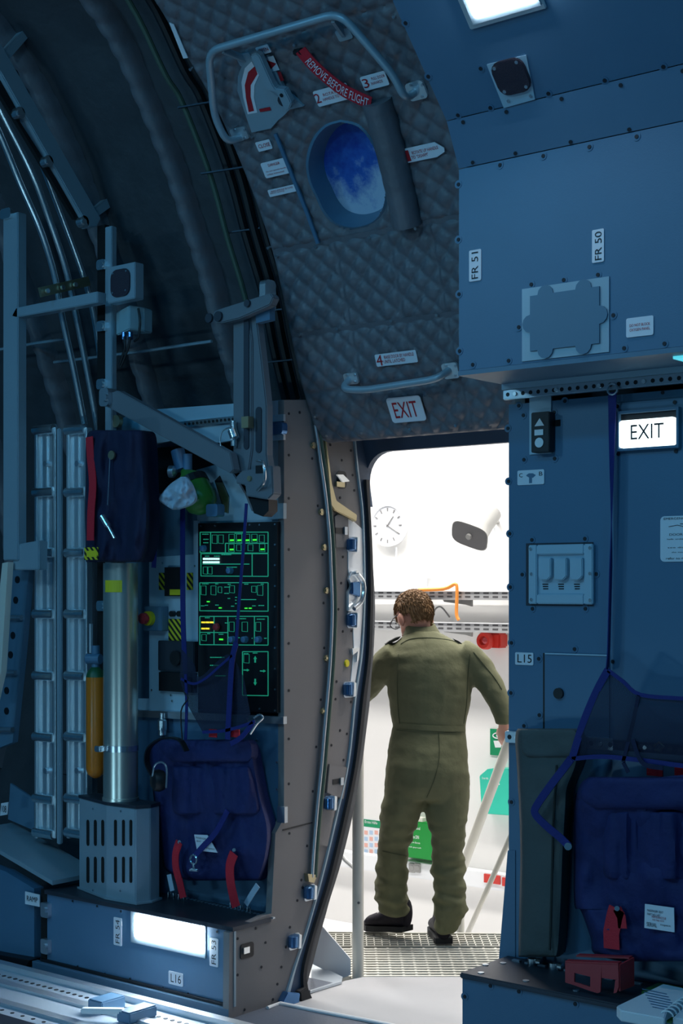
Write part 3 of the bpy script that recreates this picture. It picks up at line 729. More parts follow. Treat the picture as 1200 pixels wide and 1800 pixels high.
o = plac(KP2, 1160, 906, 1262, 987, 'white instruction sheet with aircraft outline right of the EXIT sign', [('EMERGENCY EXITS', 1166, 909, 1230, 913), ('DOOR  L  HATCH', 1176, 937, 1240, 941), ('left side right side', 1172, 946, 1240, 949), ('see diagram', 1173, 961, 1225, 964), ('do not open in flight', 1180, 969, 1250, 972), ('refer to manual for exits', 1170, 979, 1250, 983)])
s = MB(); s.tube([KP2.at(u, v, .004) for u, v in ((1175,926),(1190,923),(1240,935),(1250,925),(1235,920),(1195,921))], .0012, 4); s.build('outline', 'ink', o)
# switch panel
sw = thing('switch_panel', KP.at(985, 1062), 'pale framed panel with three covered toggle switches', 'switch panel')
MB().rect(KP, 924, 954, 1042, 1065, 0, .002).build('shadow_gap', 'dark_metal', sw)  # dark sheet stands for the shade around the switch frame
MB().frame(KP, 928, 957, 1041, 1062, .033, .002, .016).build('frame', 'paint_light', sw, bevel=.003)
MB().rect(KP, 938, 968, 1033, 1052, .002, .004).build('recess', 'paint_light', sw)
for u in (945, 972.5, 1000.5):
    MB().poly(KP, [(u,981),(u+22.5,981),(u+22.5,1013),(u+16,1020),(u+6,1020),(u,1015)], .006, .022).build('switch_cover', 'paint_light', sw, bevel=.003)
    s = MB()
    for k in range(3): s.rect(KP, u+8+k*.6, 1026+k*4, u+18, 1028+k*4, .006, .0012)
    s.build('switch_label', 'ink', sw)
s = MB()
for u, v in ((932,965),(1036,963),(933,1009),(1036,1008),(933,1054),(1036,1055)): s.disc(KP, u, v, .006, .018, .003, 8)
s.build('bolts', 'steel', sw, kind='stuff')
# access hatch
ht = thing('access_hatch', KP.at(1012, 1290), 'flush access hatch with round black lock above the olive bag', 'hatch')
MB().rect(KP, 957, 1149, 1070, 1300, .001, .005).build('hatch_door', 'paint', ht)
MB().rect(KP, 954, 1148, 957, 1300, .001, .002).build('shadow_gap', 'black', ht)
MB().poly(KP, [(957,1147.5),(1068,1151),(1068,1153.5),(957,1150)], .006, .004).build('top_edge', 'paint_light', ht)
MB().disc(KP, 980, 1219, .018, .006, .01, 16).build('lock', 'black', ht)
# lit exit sign
ex = thing('exit_sign', KP2.at(1137, 788), 'illuminated white EXIT sign set in the blue wall', 'exit sign')
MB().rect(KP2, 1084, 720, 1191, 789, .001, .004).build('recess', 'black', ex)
MB().frame(KP2, 1083, 719, 1192, 790, .008, .001, .02).build('frame', 'paint', ex)
MB().rrect(KP2, 1087, 736, 1187, 785, .006, .012, .14).build('lit_face', 'exit_glow', ex)
t = MB(); text(t, 'EXIT', KP2, 1108, 745, 1166, 771, .020); t.build('lettering', 'ink', ex)
# ---- overhang
XE = 2.5
PR = [(3.98,2.30),(3.98,2.96),(3.91,3.10),(3.62,3.40),(3.05,3.80),(2.3,4.10)]
def pan(i, x0, x1, name, m='paint', g=.0015):
    (ya, za), (yb, zb) = PR[i], PR[i+1]; d = V((0, yb-ya, zb-za)).normalized(); n = V((0, -d.z, d.y)) 
    a = V((0, ya, za))+d*g; b = V((0, yb, zb))-d*g
    return MB().prism([a+V((x0,0,0)), a+V((x1,0,0)), b+V((x1,0,0)), b+V((x0,0,0))], -n*.02).build(name, m, ceil)
ceil = MB().prism([V((XR+.002, y+.03, z+.012)) for y, z in PR]+[V((XR+.002, 2.4, 4.2)), V((XR+.002, 3.7, 3.9)), V((XR+.002, 4.2, 3.3)), V((XR+.002, 4.27, 2.31))], (XE-XR-.01, 0, 0)).build('ceiling', 'paint_mid', kind='structure', label='blue grey overhead panelling sloping in over the right side')
for i in range(5): pan(i, XR, XE, 'ceiling_panel')
MB().bx(XR, XE, 3.975, YK, 2.285, 2.30).build('underside_panel', 'paint_mid', ceil)
MB().bx(-2.0, -.8, 4.04, 4.14, 2.277, 2.285).build('strip_lamp', 'lamp_cyan', label='dim cyan strip lamp under the overhang', cat='lamp')
CPs = []
for i in range(5):
    (ya, za), (yb, zb) = PR[i], PR[i+1]; T = V((0, yb-ya, zb-za)).normalized(); CPs.append(PL((XR, ya, za), V((0, -T.z, T.y)), (1, 0, 0), T))
screws(OVP, [(805,324),(805,421),(806,517),(807,617),(830,641),(893,634),(1096,612),(1167,604),(933,500),(990,492),(1050,483),(911,575),(1077,554),(878,290),(954,274),(1035,258),(1118,240)], ceil)
screws(CPs[1], [(813,215+0),(830,286),(905,270),(1002,250),(1105,228),(889,197),(986,174),(1090,150),(1199,125)], ceil, ring=False)
screws(CPs[2], [(712,41),(752,135),(804,203),(844,121),(861,190),(920,102),(963,165),(1062,142),(1165,118),(948,12)], ceil)
# ceiling light and speaker
c2 = CPs[2]
cl = thing('ceiling_light', c2.at(873, 38), 'bright rectangular ceiling light at the top edge of the picture', 'light')
mb = MB(); mb.rect(c2, 797, -70, 948, 40, .0, .012); mb.build('frame', 'alu', cl, bevel=.003)
MB().rect(c2, 806, -66, 940, 32, .012, .008).build('lens_frame', 'alu_paint', cl)
MB().rect(c2, 812, -62, 934, 20, .020, .006).build('diffuser', 'lamp_white', cl)
sp = thing('ceiling_speaker', c2.at(900, 190), 'black square loudspeaker on pale plate in the sloping ceiling panel', 'speaker')
MB().poly(c2, [(855,114),(924,97),(940,175),(885,190)], .001, .005).build('plate', 'paint_light', sp)
MB().rrect(c2, 866, 104, 928, 168, .006, .012, .3).build('grille', 'speaker_mesh', sp, bevel=.002)
s = MB()
for u, v in ((868,121),(907,110),(924,153),(886,162)): s.disc(c2, u, v, .006, .018, .002, 8)
for u, v in ((893,178),(932,169)): s.disc(c2, u, v, .006, .006, .003, 8)
s.build('screws', 'steel', sp, kind='stuff')
# overhang placards and hatch
plac(OVP, 824, 439, 845, 494, 'white upright placard reading FR 51 beside the quilted door edge', [('FR 51', 828.5, 443, 840, 490)], rot=90)
plac(OVP, 1040, 403, 1061, 461, 'white upright placard reading FR 50 above the oxygen hatch', [('FR 50', 1045, 407, 1057, 457)], rot=90)
plac(OVP, 1100, 557, 1148, 591, 'white placard reading DO NOT BLOCK OXYGEN PANEL', [('DO NOT BLOCK', 1106, 568, 1142, 573), ('OXYGEN PANEL', 1106, 576, 1142, 581)], ink='ink_red')
hh = thing('oxygen_hatch', OVP.at(994, 632), 'square overhead access hatch with pale border and lobed dark cover', 'hatch')
MB().frame(OVP, 917, 497, 1070, 627, .05, .001, .004).build('border', 'alu_paint', hh)
MB().rect(OVP, 922, 503, 1065, 621, .001, .002).build('hatch_back', 'paint_mid', hh)
a0, b0 = OVP.ab(994, 562); a1 = OVP.ab(1062, 562)[0]-a0; b1 = OVP.ab(994, 506)[1]-b0
cv = []
def lobe(cx, cy, s, r=.028):
    return [(cx+r*math.cos(s+math.pi*k/6), cy+r*math.sin(s+math.pi*k/6)) for k in range(7)]
hw, hh_ = a1-.012, b1-.012
for (cx, cy, s) in ((.55*hw, hh_, 0), (-.55*hw, hh_, 0)): cv += lobe(cx, cy, s)
cv += [(-hw, hh_)]+lobe(-hw, 0, math.pi/2)+[(-hw, -hh_)]
for (cx, cy, s) in ((-.55*hw, -hh_, math.pi), (.55*hw, -hh_, math.pi)): cv += lobe(cx, cy, s)
cv += [(hw, -hh_)]+lobe(hw, 0, -math.pi/2)+[(hw, hh_)]
MB().prism([OVP.w(a0+a, b0+b, .005) for a, b in cv], OVP.n*.006).build('cover', 'paint_mid', hh)

# ------------------------------------------------------------------ right bench
bn = thing('bench_box', (-1.0, 4.1, 0), 'blue bench box with dark top at lower right carrying the red bracket', 'bench')
BP = YP(YB)
MB().bx(XR, 2.4, YB, YK, 0, ZB-.012).build('body', 'paint', bn)
MB().bx(XR-.004, 2.4, YB-.012, YK-.001, ZB-.012, ZB+.006).build('top_plate', 'dark_metal', bn, bevel=.004)
screws(BP, [(861,1733),(911,1743),(1010,1765),(816,1752),(1115,1787)], bn)
TPz = ZP(ZB+.006); s = MB()
for u, v in ((845,1709),(853,1695),(884,1692),(924,1723),(1012,1740)): s.disc(TPz, u, v, .011, 0, .003, 12)
s.build('plugs', 'steel_dull', bn, kind='stuff')
s = MB()
for k in range(10): s.bx(XR+.05+.05*k, XR+.08+.05*k, YK-.06, YK-.045, ZB+.006, ZB+.012)
s.build('anchor_slots', 'steel_dull', bn, kind='stuff')
for u, v in ((935,1695),(972,1703)):
    p = TPz.at(u, v); MB().cyl(p, p+V((0,0,.02)), .015).cyl(p+V((.02,0,.012)), p+V((.035,0,.012)), .012).build('anchor_ring', 'steel', bn)
# olive bag
ob = softbag([(1284,908,1006),(1300,905,1022),(1345,908,1016),(1385,910,1000),(1420,912,997),(1500,914,992),(1600,912,988),(1660,911,984),(1682,911,980)], KP.up(.02), .10, .02, .008, 20, 5, 6, 3.0)
og = thing('equipment_bag', KP.at(955, 1698), 'tall dark olive bag with flap hanging on the wall beside the doorway', 'bag')
ob.build('bag_body', 'olive_bag', og, smooth=True, angle=50)
softbag([(1281,910,1010),(1290,906,1020),(1320,910,1022),(1332,925,1010)], KP.up(.06), .075, .015, .01, 16, 4, 8, 1.0).build('flap', 'olive_bag', og, smooth=True, angle=50)
P = KP.up(.148); MB().ribbon([P.at(u, v) for u, v in ((978,1345),(972,1450),(968,1600),(966,1670))], V((1,0,0)), .006, .004).build('seam', 'suit_dark', og)
# folded blue seat
st = thing('folding_seat', KP.at(1120, 1690), 'dark blue folded fabric seat on the right with gathered pocket and white label', 'folding seat')
softbag([(1374,1040,1300),(1392,1014,1300),(1425,1008,1300),(1500,1008,1300),(1590,1009,1300),(1600,1020,1300),(1650,1038,1300),(1676,1044,1300),(1690,1090,1300)], KP.up(.02), .12, .03, .04, 44, 6, 8, 8.0).build('seat_cloth', 'navy', st, smooth=True, angle=60)
softbag([(1366,1034,1300),(1378,1020,1300),(1405,1014,1300),(1425,1040,1300)], KP.up(.09), .09, .03, .012, 24, 5, 7, 4.0).build('top_roll', 'navy', st, smooth=True, angle=60)
softbag([(1426,1058,1300),(1440,1056,1300),(1500,1056,1300),(1540,1062,1300),(1546,1080,1300)], KP.up(.13), .035, .015, .035, 60, 5, 16, 2.0, ver=.12).build('gathered_pocket', 'navy', st, smooth=True, angle=60)
P = KP.up(.19)
MB().ribbon(crom([P.at(u, v) for u, v in ((1128,1425),(1126,1400),(1138,1382),(1170,1374),(1215,1370))], 5), [V((.6,0,.8))]*21, .03, .004).build('carry_strap', 'navy', st)
lb = MB().poly(P, [(1133,1589),(1184,1596),(1185,1639),(1132,1631)], .0, .003).build('label', 'placard', st, label='white sewn label')
t = MB(); text(t, 'PASSENGER SEAT', P, 1137, 1600, 1165, 1604, .005); text(t, 'PART NO 1457', P, 1137, 1606, 1160, 1610, .005); text(t, 'SERIAL', P, 1136, 1622, 1154, 1629, .005); text(t, 'inspect', P, 1160, 1625, 1178, 1629, .005); t.build('lettering', 'ink', lb)
t = MB(); text(t, 'MAINTENANCE DUE', P, 1145, 1611, 1170, 1615, .005); text(t, 'see log card', P, 1146, 1616, 1166, 1620, .005); t.build('lettering', 'ink_red', lb)
MB().ribbon([P.at(u, v) for u, v in ((1084,1597),(1080,1610),(1074,1640),(1075,1668))], [V((1,0,0)), V((1,0,.2)), V((1,0,0)), V((1,0,0))], .055, .003).build('red_strap', 'red_strap', st)
MB().ribbon([P.at(u, v) for u, v in ((1084,1597),(1092,1612),(1094,1632))], V((1,0,-.3)), .03, .003).build('red_strap', 'red_strap', st)
MB().cyl(P.at(1084,1597), P.at(1084,1597,.02), .008).build('stud', 'steel', st)
# net back rest with straps
nt_ = thing('seat_net', YP(4.2).at(1120,1340), 'dark mesh seat back with blue edging straps on the right wall', 'net')
NP = YP(4.10)
nb = [(1068,1178),(1095,1198),(1125,1221),(1200,1228),(1290,1235)]; nl = [(1005,1334),(1060,1330),(1140,1338),(1200,1346),(1290,1352)]
vs = []; nn = 14
for i in range(5):
    for j in range(nn+1):
        k = j/nn; u = nb[i][0]+(nl[i][0]-nb[i][0])*k; v = nb[i][1]+(nl[i][1]-nb[i][1])*k
        vs.append(NP.at(u, v, .02*math.sin(k*math.pi)))
MB().add(vs, grid(vs, 5, nn+1)).build('mesh_fabric', 'net', nt_, smooth=True)
def strp(pts, pl, w_, name='strap', m='strap_blue', par=nt_, wd=None, th=.003, sm=4):
    P3 = crom([pl.at(a, b) for a, b in pts], sm); W = []
    for i in range(len(P3)):
        d = (P3[min(i+1, len(P3)-1)]-P3[max(i-1, 0)]).normalized(); W.append(d.cross(pl.n))
    return MB().ribbon(P3, wd or W, w_, th).build(name, m, par)
N2 = NP.up(.012)
strp([(1068,1178),(1048,1215),(1025,1270),(1005,1334)], N2, .025); strp(nb, N2, .012); strp(nl, N2, .014)
strp([(1122,1222),(1112,1270),(1095,1340)], N2, .012, m='navy_dark'); strp([(1112,1300),(1122,1330),(1135,1345),(1165,1350)], N2.up(.01), .014, m='navy_dark')
strp([(1095,1340),(1100,1350),(1104,1358)], N2, .012, m='navy_dark')
_p = crom([NP.at(1003,1334,.015), YP(4.09).at(988,1354), YP(4.085).at(965,1384), YP(4.085).at(942,1418), YP(4.085).at(941,1432), YP(4.085).at(960,1452), YP(4.085).at(985,1473), YP(4.085).at(1000,1488)], 4)
MB().ribbon(_p, [(_p[min(k+1, len(_p)-1)]-_p[max(k-1, 0)]).normalized().cross(NP.n) for k in range(len(_p))], .026, .003).build('strap', 'strap_blue', nt_)
MB().cyl(KP.at(998,1488,.185), KP.at(998,1488,.215), .012).build('buckle', 'steel', nt_)
for a, b in ((1136,1164), (1185,1215)):
    MB().rect(KP.up(.08), a, 1345, b, 1364, 0, .006).build('buckle_strap', 'red_strap', nt_)
s = MB(); s.tube([NP.at(1150,1312), NP.at(1158,1305), NP.at(1166,1312), NP.at(1160,1320), NP.at(1150,1318)], .004, 6); s.build('snap_hook', 'brass', nt_)
# long strap from the upper rail
sb = thing('hanging_strap', KP.at(1068,1178,.03), 'twisted dark blue strap hanging from the upper seat rail', 'strap')
S1 = KP.up(.05); P3 = crom([S1.at(u, v) for u, v in ((1076,690),(1075,800),(1074,950),(1071,1080),(1069,1150),(1066,1180))], 6)
W = [V((1, .0, 0)).lerp(V((.25, -1, 0)), min(1, i/14)) for i in range(len(P3))]
MB().ribbon(P3, W, .03, .003).build('webbing', 'strap_blue', sb)
s = MB(); p = S1.at(1076, 684); s.tube([p+V((.018*math.cos(a), 0, .018*math.sin(a))) for a in [k*math.pi/6 for k in range(13)]], .004, 6); s.build('snap_ring', 'steel_dull', sb, smooth=True)
# red bracket
rb = thing('red_bracket', TPz.at(1040,1740), 'open red metal bracket standing on the dark bench top', 'bracket')
FP = YP(4.03)
f0 = [(993,1692),(1086,1696),(1087,1733),(1083,1744),(1079,1746),(1082,1735),(1082,1722),(1057,1719),(1054,1744),(1050,1746),(994,1727)]
wn = [(1009,1710),(1037,1717),(1037,1735),(1009,1726)]
FPq = FP
mb = MB()
# front plate with window: built as strips around the opening
for q in ([(993,1692),(1009,1693),(1009,1732),(993,1727)], [(1009,1693),(1037,1694),(1037,1717),(1009,1710)], [(1009,1726),(1037,1735),(1037,1742),(1009,1732)], [(1037,1694),(1057,1695),(1055,1744),(1050,1746),(1037,1742)], [(1057,1695),(1086,1696),(1087,1723),(1057,1719)], [(1081,1723),(1087,1723),(1087,1735),(1083,1745),(1078,1746)]):
    mb.poly(FP, q, 0, .006)
mb.build('front_plate', 'red_plastic', rb)
mb = MB(); a, b = FP.at(1086,1696), FP.at(1087,1742); mb.prism([a, a+V((.012,.07,.012)), V((a.x+.012, a.y+.07, b.z+.004)), b], (.006,0,0)); mb.build('side_plate', 'red_plastic', rb)
mb = MB()
for k0, k1 in ((.0, .25), (.75, 1)):
    a, b = FP.at(993,1692), FP.at(1086,1696); e = V((.012,.07,.012)); mb.prism([a+e*k0, b+e*k0, b+e*k1, a+e*k1], (0,0,.005))
mb.build('top_plate', 'red_plastic', rb)
# ring binder
bk = thing('manual', TPz.at(1170,1760), 'open ring bound manual with white pages lying on the bench edge', 'book')
B2 = ZP(ZB+.045)
mb = MB(); mb.prism([B2.at(u, v) for u, v in ((1083,1768),(1090,1776),(1168,1790),(1172,1775),(1225,1742),(1165,1729))], (0,0,-.032)); mb.build('page_block', 'paper', bk, bevel=.003)
B3 = ZP(ZB+.035); mb = MB(); mb.prism([B3.at(u, v) for u, v in ((1182,1788),(1300,1812),(1330,1765),(1230,1742))], (0,0,-.022)); mb.build('page_block', 'paper', bk, bevel=.003)
mb = MB(); mb.prism([ZP(ZB+.011).at(u, v) for u, v in ((1128,1741),(1160,1725),(1230,1740),(1180,1797),(1120,1786))], (0,0,-.004)); mb.build('cover', 'green_bottle', bk)
for k in range(9):
    p = B2.at(1172+6*k, 1782-4.6*k); mb = MB(); ax = (B2.at(1225,1742)-B2.at(1172,1782)).normalized(); sd = ax.cross(UP)
    mb.tube([p+sd*.018*math.cos(a)+UP*(.014*math.sin(a)-.006) for a in [math.pi*j/6 for j in range(7)]], .003, 5); mb.build('ring', 'white', bk)
t = MB()
for k in range(7):
    t.prism([B2.at(1150+3*k-22+a, 1738+5.2*k+b, .001) for a, b in ((0,0),(44,9),(44,10),(0,1))], (0,0,.0006))
t.build('print_lines', 'knob_blue', bk)
# ------------------------------------------------------------------ left bench box with floor light
bl = thing('bench_box', (-4.3, 4.1, 0), 'blue grey bench box with glowing floor light at lower left', 'bench')
xl = BP.at(83, 1630).x
MB().bx(xl, XL-.031, YB, YK-.025, .03, ZB-.01).build('body', 'paint', bl)
MB().bx(xl-.004, XL-.031, YB-.012, YK-.025, ZB-.01, ZB+.006).build('top_plate', 'dark_metal', bl)
MB().bx(XL-.031, XL+.004, YB-.012, YB+.2, ZB-.01, ZB+.006).build('top_plate_edge', 'dark_metal', bl)
MB().bx(xl-.06, XL-.002, YB-.03, YB-.001, 0, .035).build('base_strip', 'paint_mid', bl)
MB().bx(xl-.03, XL-.002, YB-.012, YB-.001, .035, .047).build('dark_gasket', 'black', bl)
MB().bx(XL-.02, XL+.003, YB-.004, YB+.006, .04, ZB-.01).build('corner_edge', 'alu_paint', bl)
screws(BP, [(127,1584),(170,1593),(212,1602),(136,1699),(184,1712),(228,1721),(286,1737),(330,1747),(396,1735),(396,1667),(381,1638)], bl, r=.005)
MB().rect(BP, 72, 1564, 82, 1690, -.02, .02).build('side_gap', 'black_gap', bl)
for v in (1600, 1664):
    MB().rrect(BP, 71, v-13, 84, v+13, .0, .02, .2).disc(BP, 77, v, .011, .02, .012).build('hinge_bracket', 'steel_dull', bl)
ll = thing('floor_light', BP.at(297, 1672), 'glowing white rectangular floor light on the front of the left bench box', 'light')
MB().rect(BP, 229, 1611, 361, 1671, 0, .006).build('frame', 'alu_paint', ll, bevel=.002)
MB().rrect(BP, 236, 1614, 297, 1654, .006, .006, .1).build('lens', 'lamp_white', ll)
MB().rrect(BP, 297.5, 1624.5, 357, 1668, .006, .006, .1).build('lens', 'lamp_white', ll)
for (a, b, c, d, tx, rot) in ((199.5,1613,213.5,1662,'FR 54',90),(368,1649,383,1699,'FR 53',90)):
    plac(BP, a, b, c, d, 'white upright placard reading '+tx, [(tx, a+3.5, b+4, c-3.5, d-4)], rot=90, parent=bl)
plac(BP, 296, 1709, 321, 1732, 'white placard reading L16', [('L16', 300, 1713, 318, 1728)], parent=bl)
s = MB(); s.rrect(JP, 423, 1658, 446, 1684, 0, .004, .2); o = s.build('floor_socket', 'black', label='small black square switch on the end of the left bench box', cat='switch')
MB().rect(JP, 429, 1665, 439, 1676, .004, .008).build('toggle', 'steel', o)
# ------------------------------------------------------------------ rack
rk = thing('equipment_rack', (-4.25, 4.3, ZB), 'pale framed equipment rack behind the control panel and blue seat', 'rack')
RK = YP(YK); DK = YP(YK+.12)
xa = RK.at(185, 1000).x
MB().bx(xa, XL-.03, YK+.12, YK+.15, ZB, 2.3).build('back_board', 'paint_mid', rk)
MB().poly(RK, [(214,736),(240,722),(498,703),(498,758),(385,778),(300,775),(214,792)], -.02, .02).build('header', 'paint_light', rk)
MB().poly(RK, [(262,788),(498,770),(498,850),(420,880),(262,872)], -.10, .01).build('recess_shade', 'black', rk)  # black sheet stands for the shaded interior below the header
MB().poly(RK, [(474,770),(498,768),(498,1440),(494,1445),(494,915),(474,903)], -.01, .01).build('right_upright', 'alu_paint', rk)
MB().poly(RK, [(345,826),(385,815),(400,822),(412,838),(430,868),(442,898),(470,905),(490,905),(490,921),(345,924)], -.015, .012).build('bracket_plate', 'paint_light', rk)
MB().poly(RK, [(377,845),(386,836),(402,872),(401,902),(394,900)], -.002, .002).build('plate_slot', 'black', rk)
MB().poly(RK, [(379,848),(390,848),(401,874),(400,902),(395,900)], .001, .003).build('strap_end', 'brass', rk)
MB().poly(RK, [(236,872),(346,862),(346,976),(236,984)], -.012, .01).build('upper_panel', 'paint_mid', rk)
MB().poly(RK, [(262,980),(348,974),(348,1264),(240,1250),(240,1228),(262,1228)], -.012, .012).build('side_panel', 'paint_light', rk)
MB().poly(RK, [(340,915),(348,915),(348,1250),(340,1248)], -.004, .006).build('left_edge', 'paint_light', rk)
MB().poly(RK, [(236,1250),(498,1262),(498,1450),(478,1606),(236,1580)], -.02, .018).build('lower_panel', 'paint', rk)
MB().poly(RK, [(236,1248),(498,1260),(498,1273),(236,1260)], 0, .02).build('lower_rail', 'steel_dull', rk)
MB().poly(RK, [(300,743),(412,731),(412,742),(300,754)], .0, .015).build('upper_rail', 'steel', rk)
s = MB()
for k in range(16): s.disc(RK, 304+7*k, 748-.75*k-.2, .006, .015, .002, 8)
s.build('rail_holes', 'black', rk, kind='stuff')
for v in (735, 768): MB().rect(RK, 473, v-6, 498, v+6, 0, .012).build('bracket', 'alu', rk)
MB().rrect(RK, 470, 742, 496, 764, .0, .03, .3).build('clamp_block', 'latch_blue', rk)
MB().rect(RK, 470, 885, 498, 912, 0, .018).build('bracket', 'alu_paint', rk)
MB().rect(RK, 487, 1418, 500, 1446, 0, .018).build('bracket', 'steel_dull', rk)
s = MB()
for u, v in ((285,990),(342,995),(270,985),(322,1072),(266,1213),(300,1222),(345,1190),(450,1300),(486,1340),(486,1388),(302,1232),(481,905),(490,905)): s.disc(RK, u, v, .005, .002, .003, 8)
s.build('screws', 'steel', rk, kind='stuff')
# boxes on the side panel
wb = thing('warning_window', RK.at(308,1048), 'dark square window between black and yellow hazard stripes', 'warning panel')
MB().rect(RK, 289, 997, 319, 1048, .001, .02).build('window', 'black', wb)
for a, b in ((279,290),(328,338)): MB().rect(RK, a, 1007, b, 1037, .001, .004).build('hazard_strip', 'hazard', wb)
MB().rect(RK, 298, 1036, 318, 1046, .02, .003).build('label', 'yellow', wb)
MB().rect(RK, 296, 1088, 320, 1126, .0, .004).build('hazard_label', 'hazard', label='black and yellow hazard label below the twin round knobs', cat='label')
for u in (300, 313): MB().disc(RK, u, 1079, .012, 0, .02, 14).build('round_knob', 'black', rk, smooth=True)
MB().rect(RK, 277, 1127, 341, 1180, 0, .03).build('module_box', 'dark_metal', rk, bevel=.003)
MB().disc(RK, 307, 1157, .03, .03, .015, 20).build('dial', 'black', rk, smooth=True)
MB().rect(RK, 279, 1183, 341, 1216, 0, .02).build('module_box', 'black', rk)
es = thing('emergency_stop', RK.at(262,1110), 'red mushroom emergency stop button with yellow collar on grey box', 'button')
MB().rect(RK, 252, 1066, 284, 1109, .001, .04).build('housing', 'paint_mid', es, bevel=.003)
p = RK.at(264, 1087, .042); MB().cyl(p, p+V((0,-.02,0)), .030, n=20).build('collar', 'yellow', es, smooth=True)
p = p+V((0,-.02,0)); MB().lathe(p, (0,-1,0), [(0,.016),(.01,.016),(.012,.024),(.028,.022),(.032,.006)], 20).build('button', 'red_plastic', es, smooth=True)
# control panel with lit legends
cp_ = thing('control_panel', RK.at(418,1250), 'black control panel with glowing green outlines and indicator lights', 'control panel')
MB().poly(RK, [(348,920),(487,917),(487,1253),(348,1246)], .0, .02).build('panel_body', 'black', cp_)
CPn = RK.up(.02)
c = lambda x, y: (340+x/5.0, 900+y/5.0)
def gline(mb, x0, y0, x1, y1, w_=.0035):
    mb.bar(CPn.at(*c(x0, y0), .001), CPn.at(*c(x1, y1), .001), w_, .002, (0,-1,0))
def gbox(mb, x0, y0, x1, y1, w_=.0035):
    for q in ((x0,y0,x1,y0-1),(x1,y0-1,x1,y1),(x1,y1,x0,y1-4),(x0,y1-4,x0,y0)): gline(mb, *q, w_)
for nm, bx_, ls in (('lighting', (58,178,655,362), ((150,180,150,362),(280,275,655,275),(280,275,280,362))), ('intercom', (65,367,655,566), ((515,367,515,566),(80,458,490,458))), ('cargo', (55,622,655,872), ((415,770,550,770),)),
                    ('jump', (55,918,655,1170), ((180,918,180,1165),(302,920,302,1168),(535,920,535,1170),(55,1058,302,1060))), ('winch', (430,1228,655,1615), ())):
    mb = MB(); gbox(mb, *bx_)
    for l in ls: gline(mb, *l)
    mb.build('legend_outline', 'glow_green', cp_)
for x, y in ((335,248),(400,248),(470,248),(535,245),(333,330),(603,328),(240,1120),(127,788),(232,843),(459,846),(496,846)):
    w_ = 5 if y in (788,843,846) else 7; MB().rect(CPn, *c(x-w_*2.2, y-w_), *c(x+w_*2.2, y+w_), .001, .003).build('indicator_light', 'glow_lime', cp_)
for y in (412, 442):
    for k in range(7): MB().rect(CPn, *c(82+21*k, y-9), *c(98+21*k, y+9), .001, .003).build('indicator_light', 'glow_white', cp_)
for x, y in ((83,970),(120,970),(157,970),(83,1025),(120,1025)): MB().rect(CPn, *c(x-15, y-7), *c(x+15, y+7), .001, .003).build('indicator_light', 'glow_yellow', cp_)
for x, y, a, b in ((185,240,22,38),(240,240,22,38),(335,232,24,36),(400,232,24,36),(470,232,24,36),(535,232,24,36),(600,235,22,32),(333,318,24,34),(398,315,20,28),(500,315,22,28),(603,315,24,34),(88,690,22,40),(175,690,22,40),(232,685,16,26),(338,680,22,32),(530,680,20,28),(585,690,24,44),(335,1010,22,42),(450,1010,24,42),(568,1010,22,40),(92,1105,20,28),(465,1290,24,38),(103,515,18,32),(145,515,18,32)):
    mb = MB(); gbox(mb, x-a, y-b, x+a, y+b, .0014); mb.build('button_outline', 'glow_green', cp_)
for x, y in ((330,515),(350,1120),(460,1120),(580,1120),(95,320)):
    p = CPn.at(*c(x, y)); MB().lathe(p, (0,-1,0), [(0,.014),(.018,.012),(.02,.008)], 16).build('rotary_knob', 'knob_blue', cp_, smooth=True)
p = CPn.at(*c(220, 1010)); MB().lathe(p, (0,-1,0), [(0,.008),(.008,.008),(.01,.016),(.02,.014),(.023,.004)], 18).build('red_button', 'red_plastic', cp_, smooth=True)
mb = MB()
for x, y, ex_, ey_ in ((540,1300,0,-1),(460,1390,1,0),(605,1398,1,0),(540,1490,0,1)):
    mb.rect(CPn, *c(x-(6 if ey_ else 22), y-(24 if ey_ else 5)), *c(x+(6 if ey_ else 22), y+(24 if ey_ else 5)), .001, .002)
    q = [(x+ex_*28, y+ey_*34), (x+ex_*8+(14 if ey_ else 0), y+ey_*8+(12 if ex_ else 0)), (x+ex_*8-(14 if ey_ else 0), y+ey_*8-(12 if ex_ else 0))]
    mb.poly(CPn, [c(*z) for z in q], .001, .002)
mb.build('direction_arrows', 'glow_green', cp_, kind='stuff')
mb = MB(); random.seed(2)
for x0, x1, y in ((75,130,195),(85,130,240),(85,130,270),(360,430,188),(245,330,375),(100,140,388),(180,230,388),(290,380,485),(75,130,632),(190,215,632),(300,325,636),(445,480,634),(590,615,634),(270,320,660),(270,310,715),(300,320,760),(365,380,750),(365,380,775),(365,380,805),(330,355,828),(515,545,825),(100,125,820),(190,220,818),(65,95,825),(570,620,822),(100,140,930),(370,460,938),(555,625,942),(275,300,975),(220,260,1075),(120,145,1070),(305,325,1100),(380,405,1105),(425,440,1105),(510,520,1110),(620,640,1110),(440,480,1245),(520,560,1240),(145,270,1278),(145,230,1348),(190,280,1440)):
    k = x0
    while k < x1: l = random.uniform(7, 16); mb.rect(CPn, *c(k, y-4), *c(min(k+l, x1), y+4), .001, .0015); k += l+4
mb.build('print_lines', 'glow_green', cp_)
s = MB()
for x, y in ((60,122),(185,122),(490,112),(577,112),(713,108),(713,287),(713,467),(713,650),(713,832),(713,1013),(713,1195),(713,1378),(713,1560),(713,1745),(578,1730)): s.disc(CPn, *c(x, y), .004, 0, .003, 8)
s.build('screws', 'steel', cp_, kind='stuff')
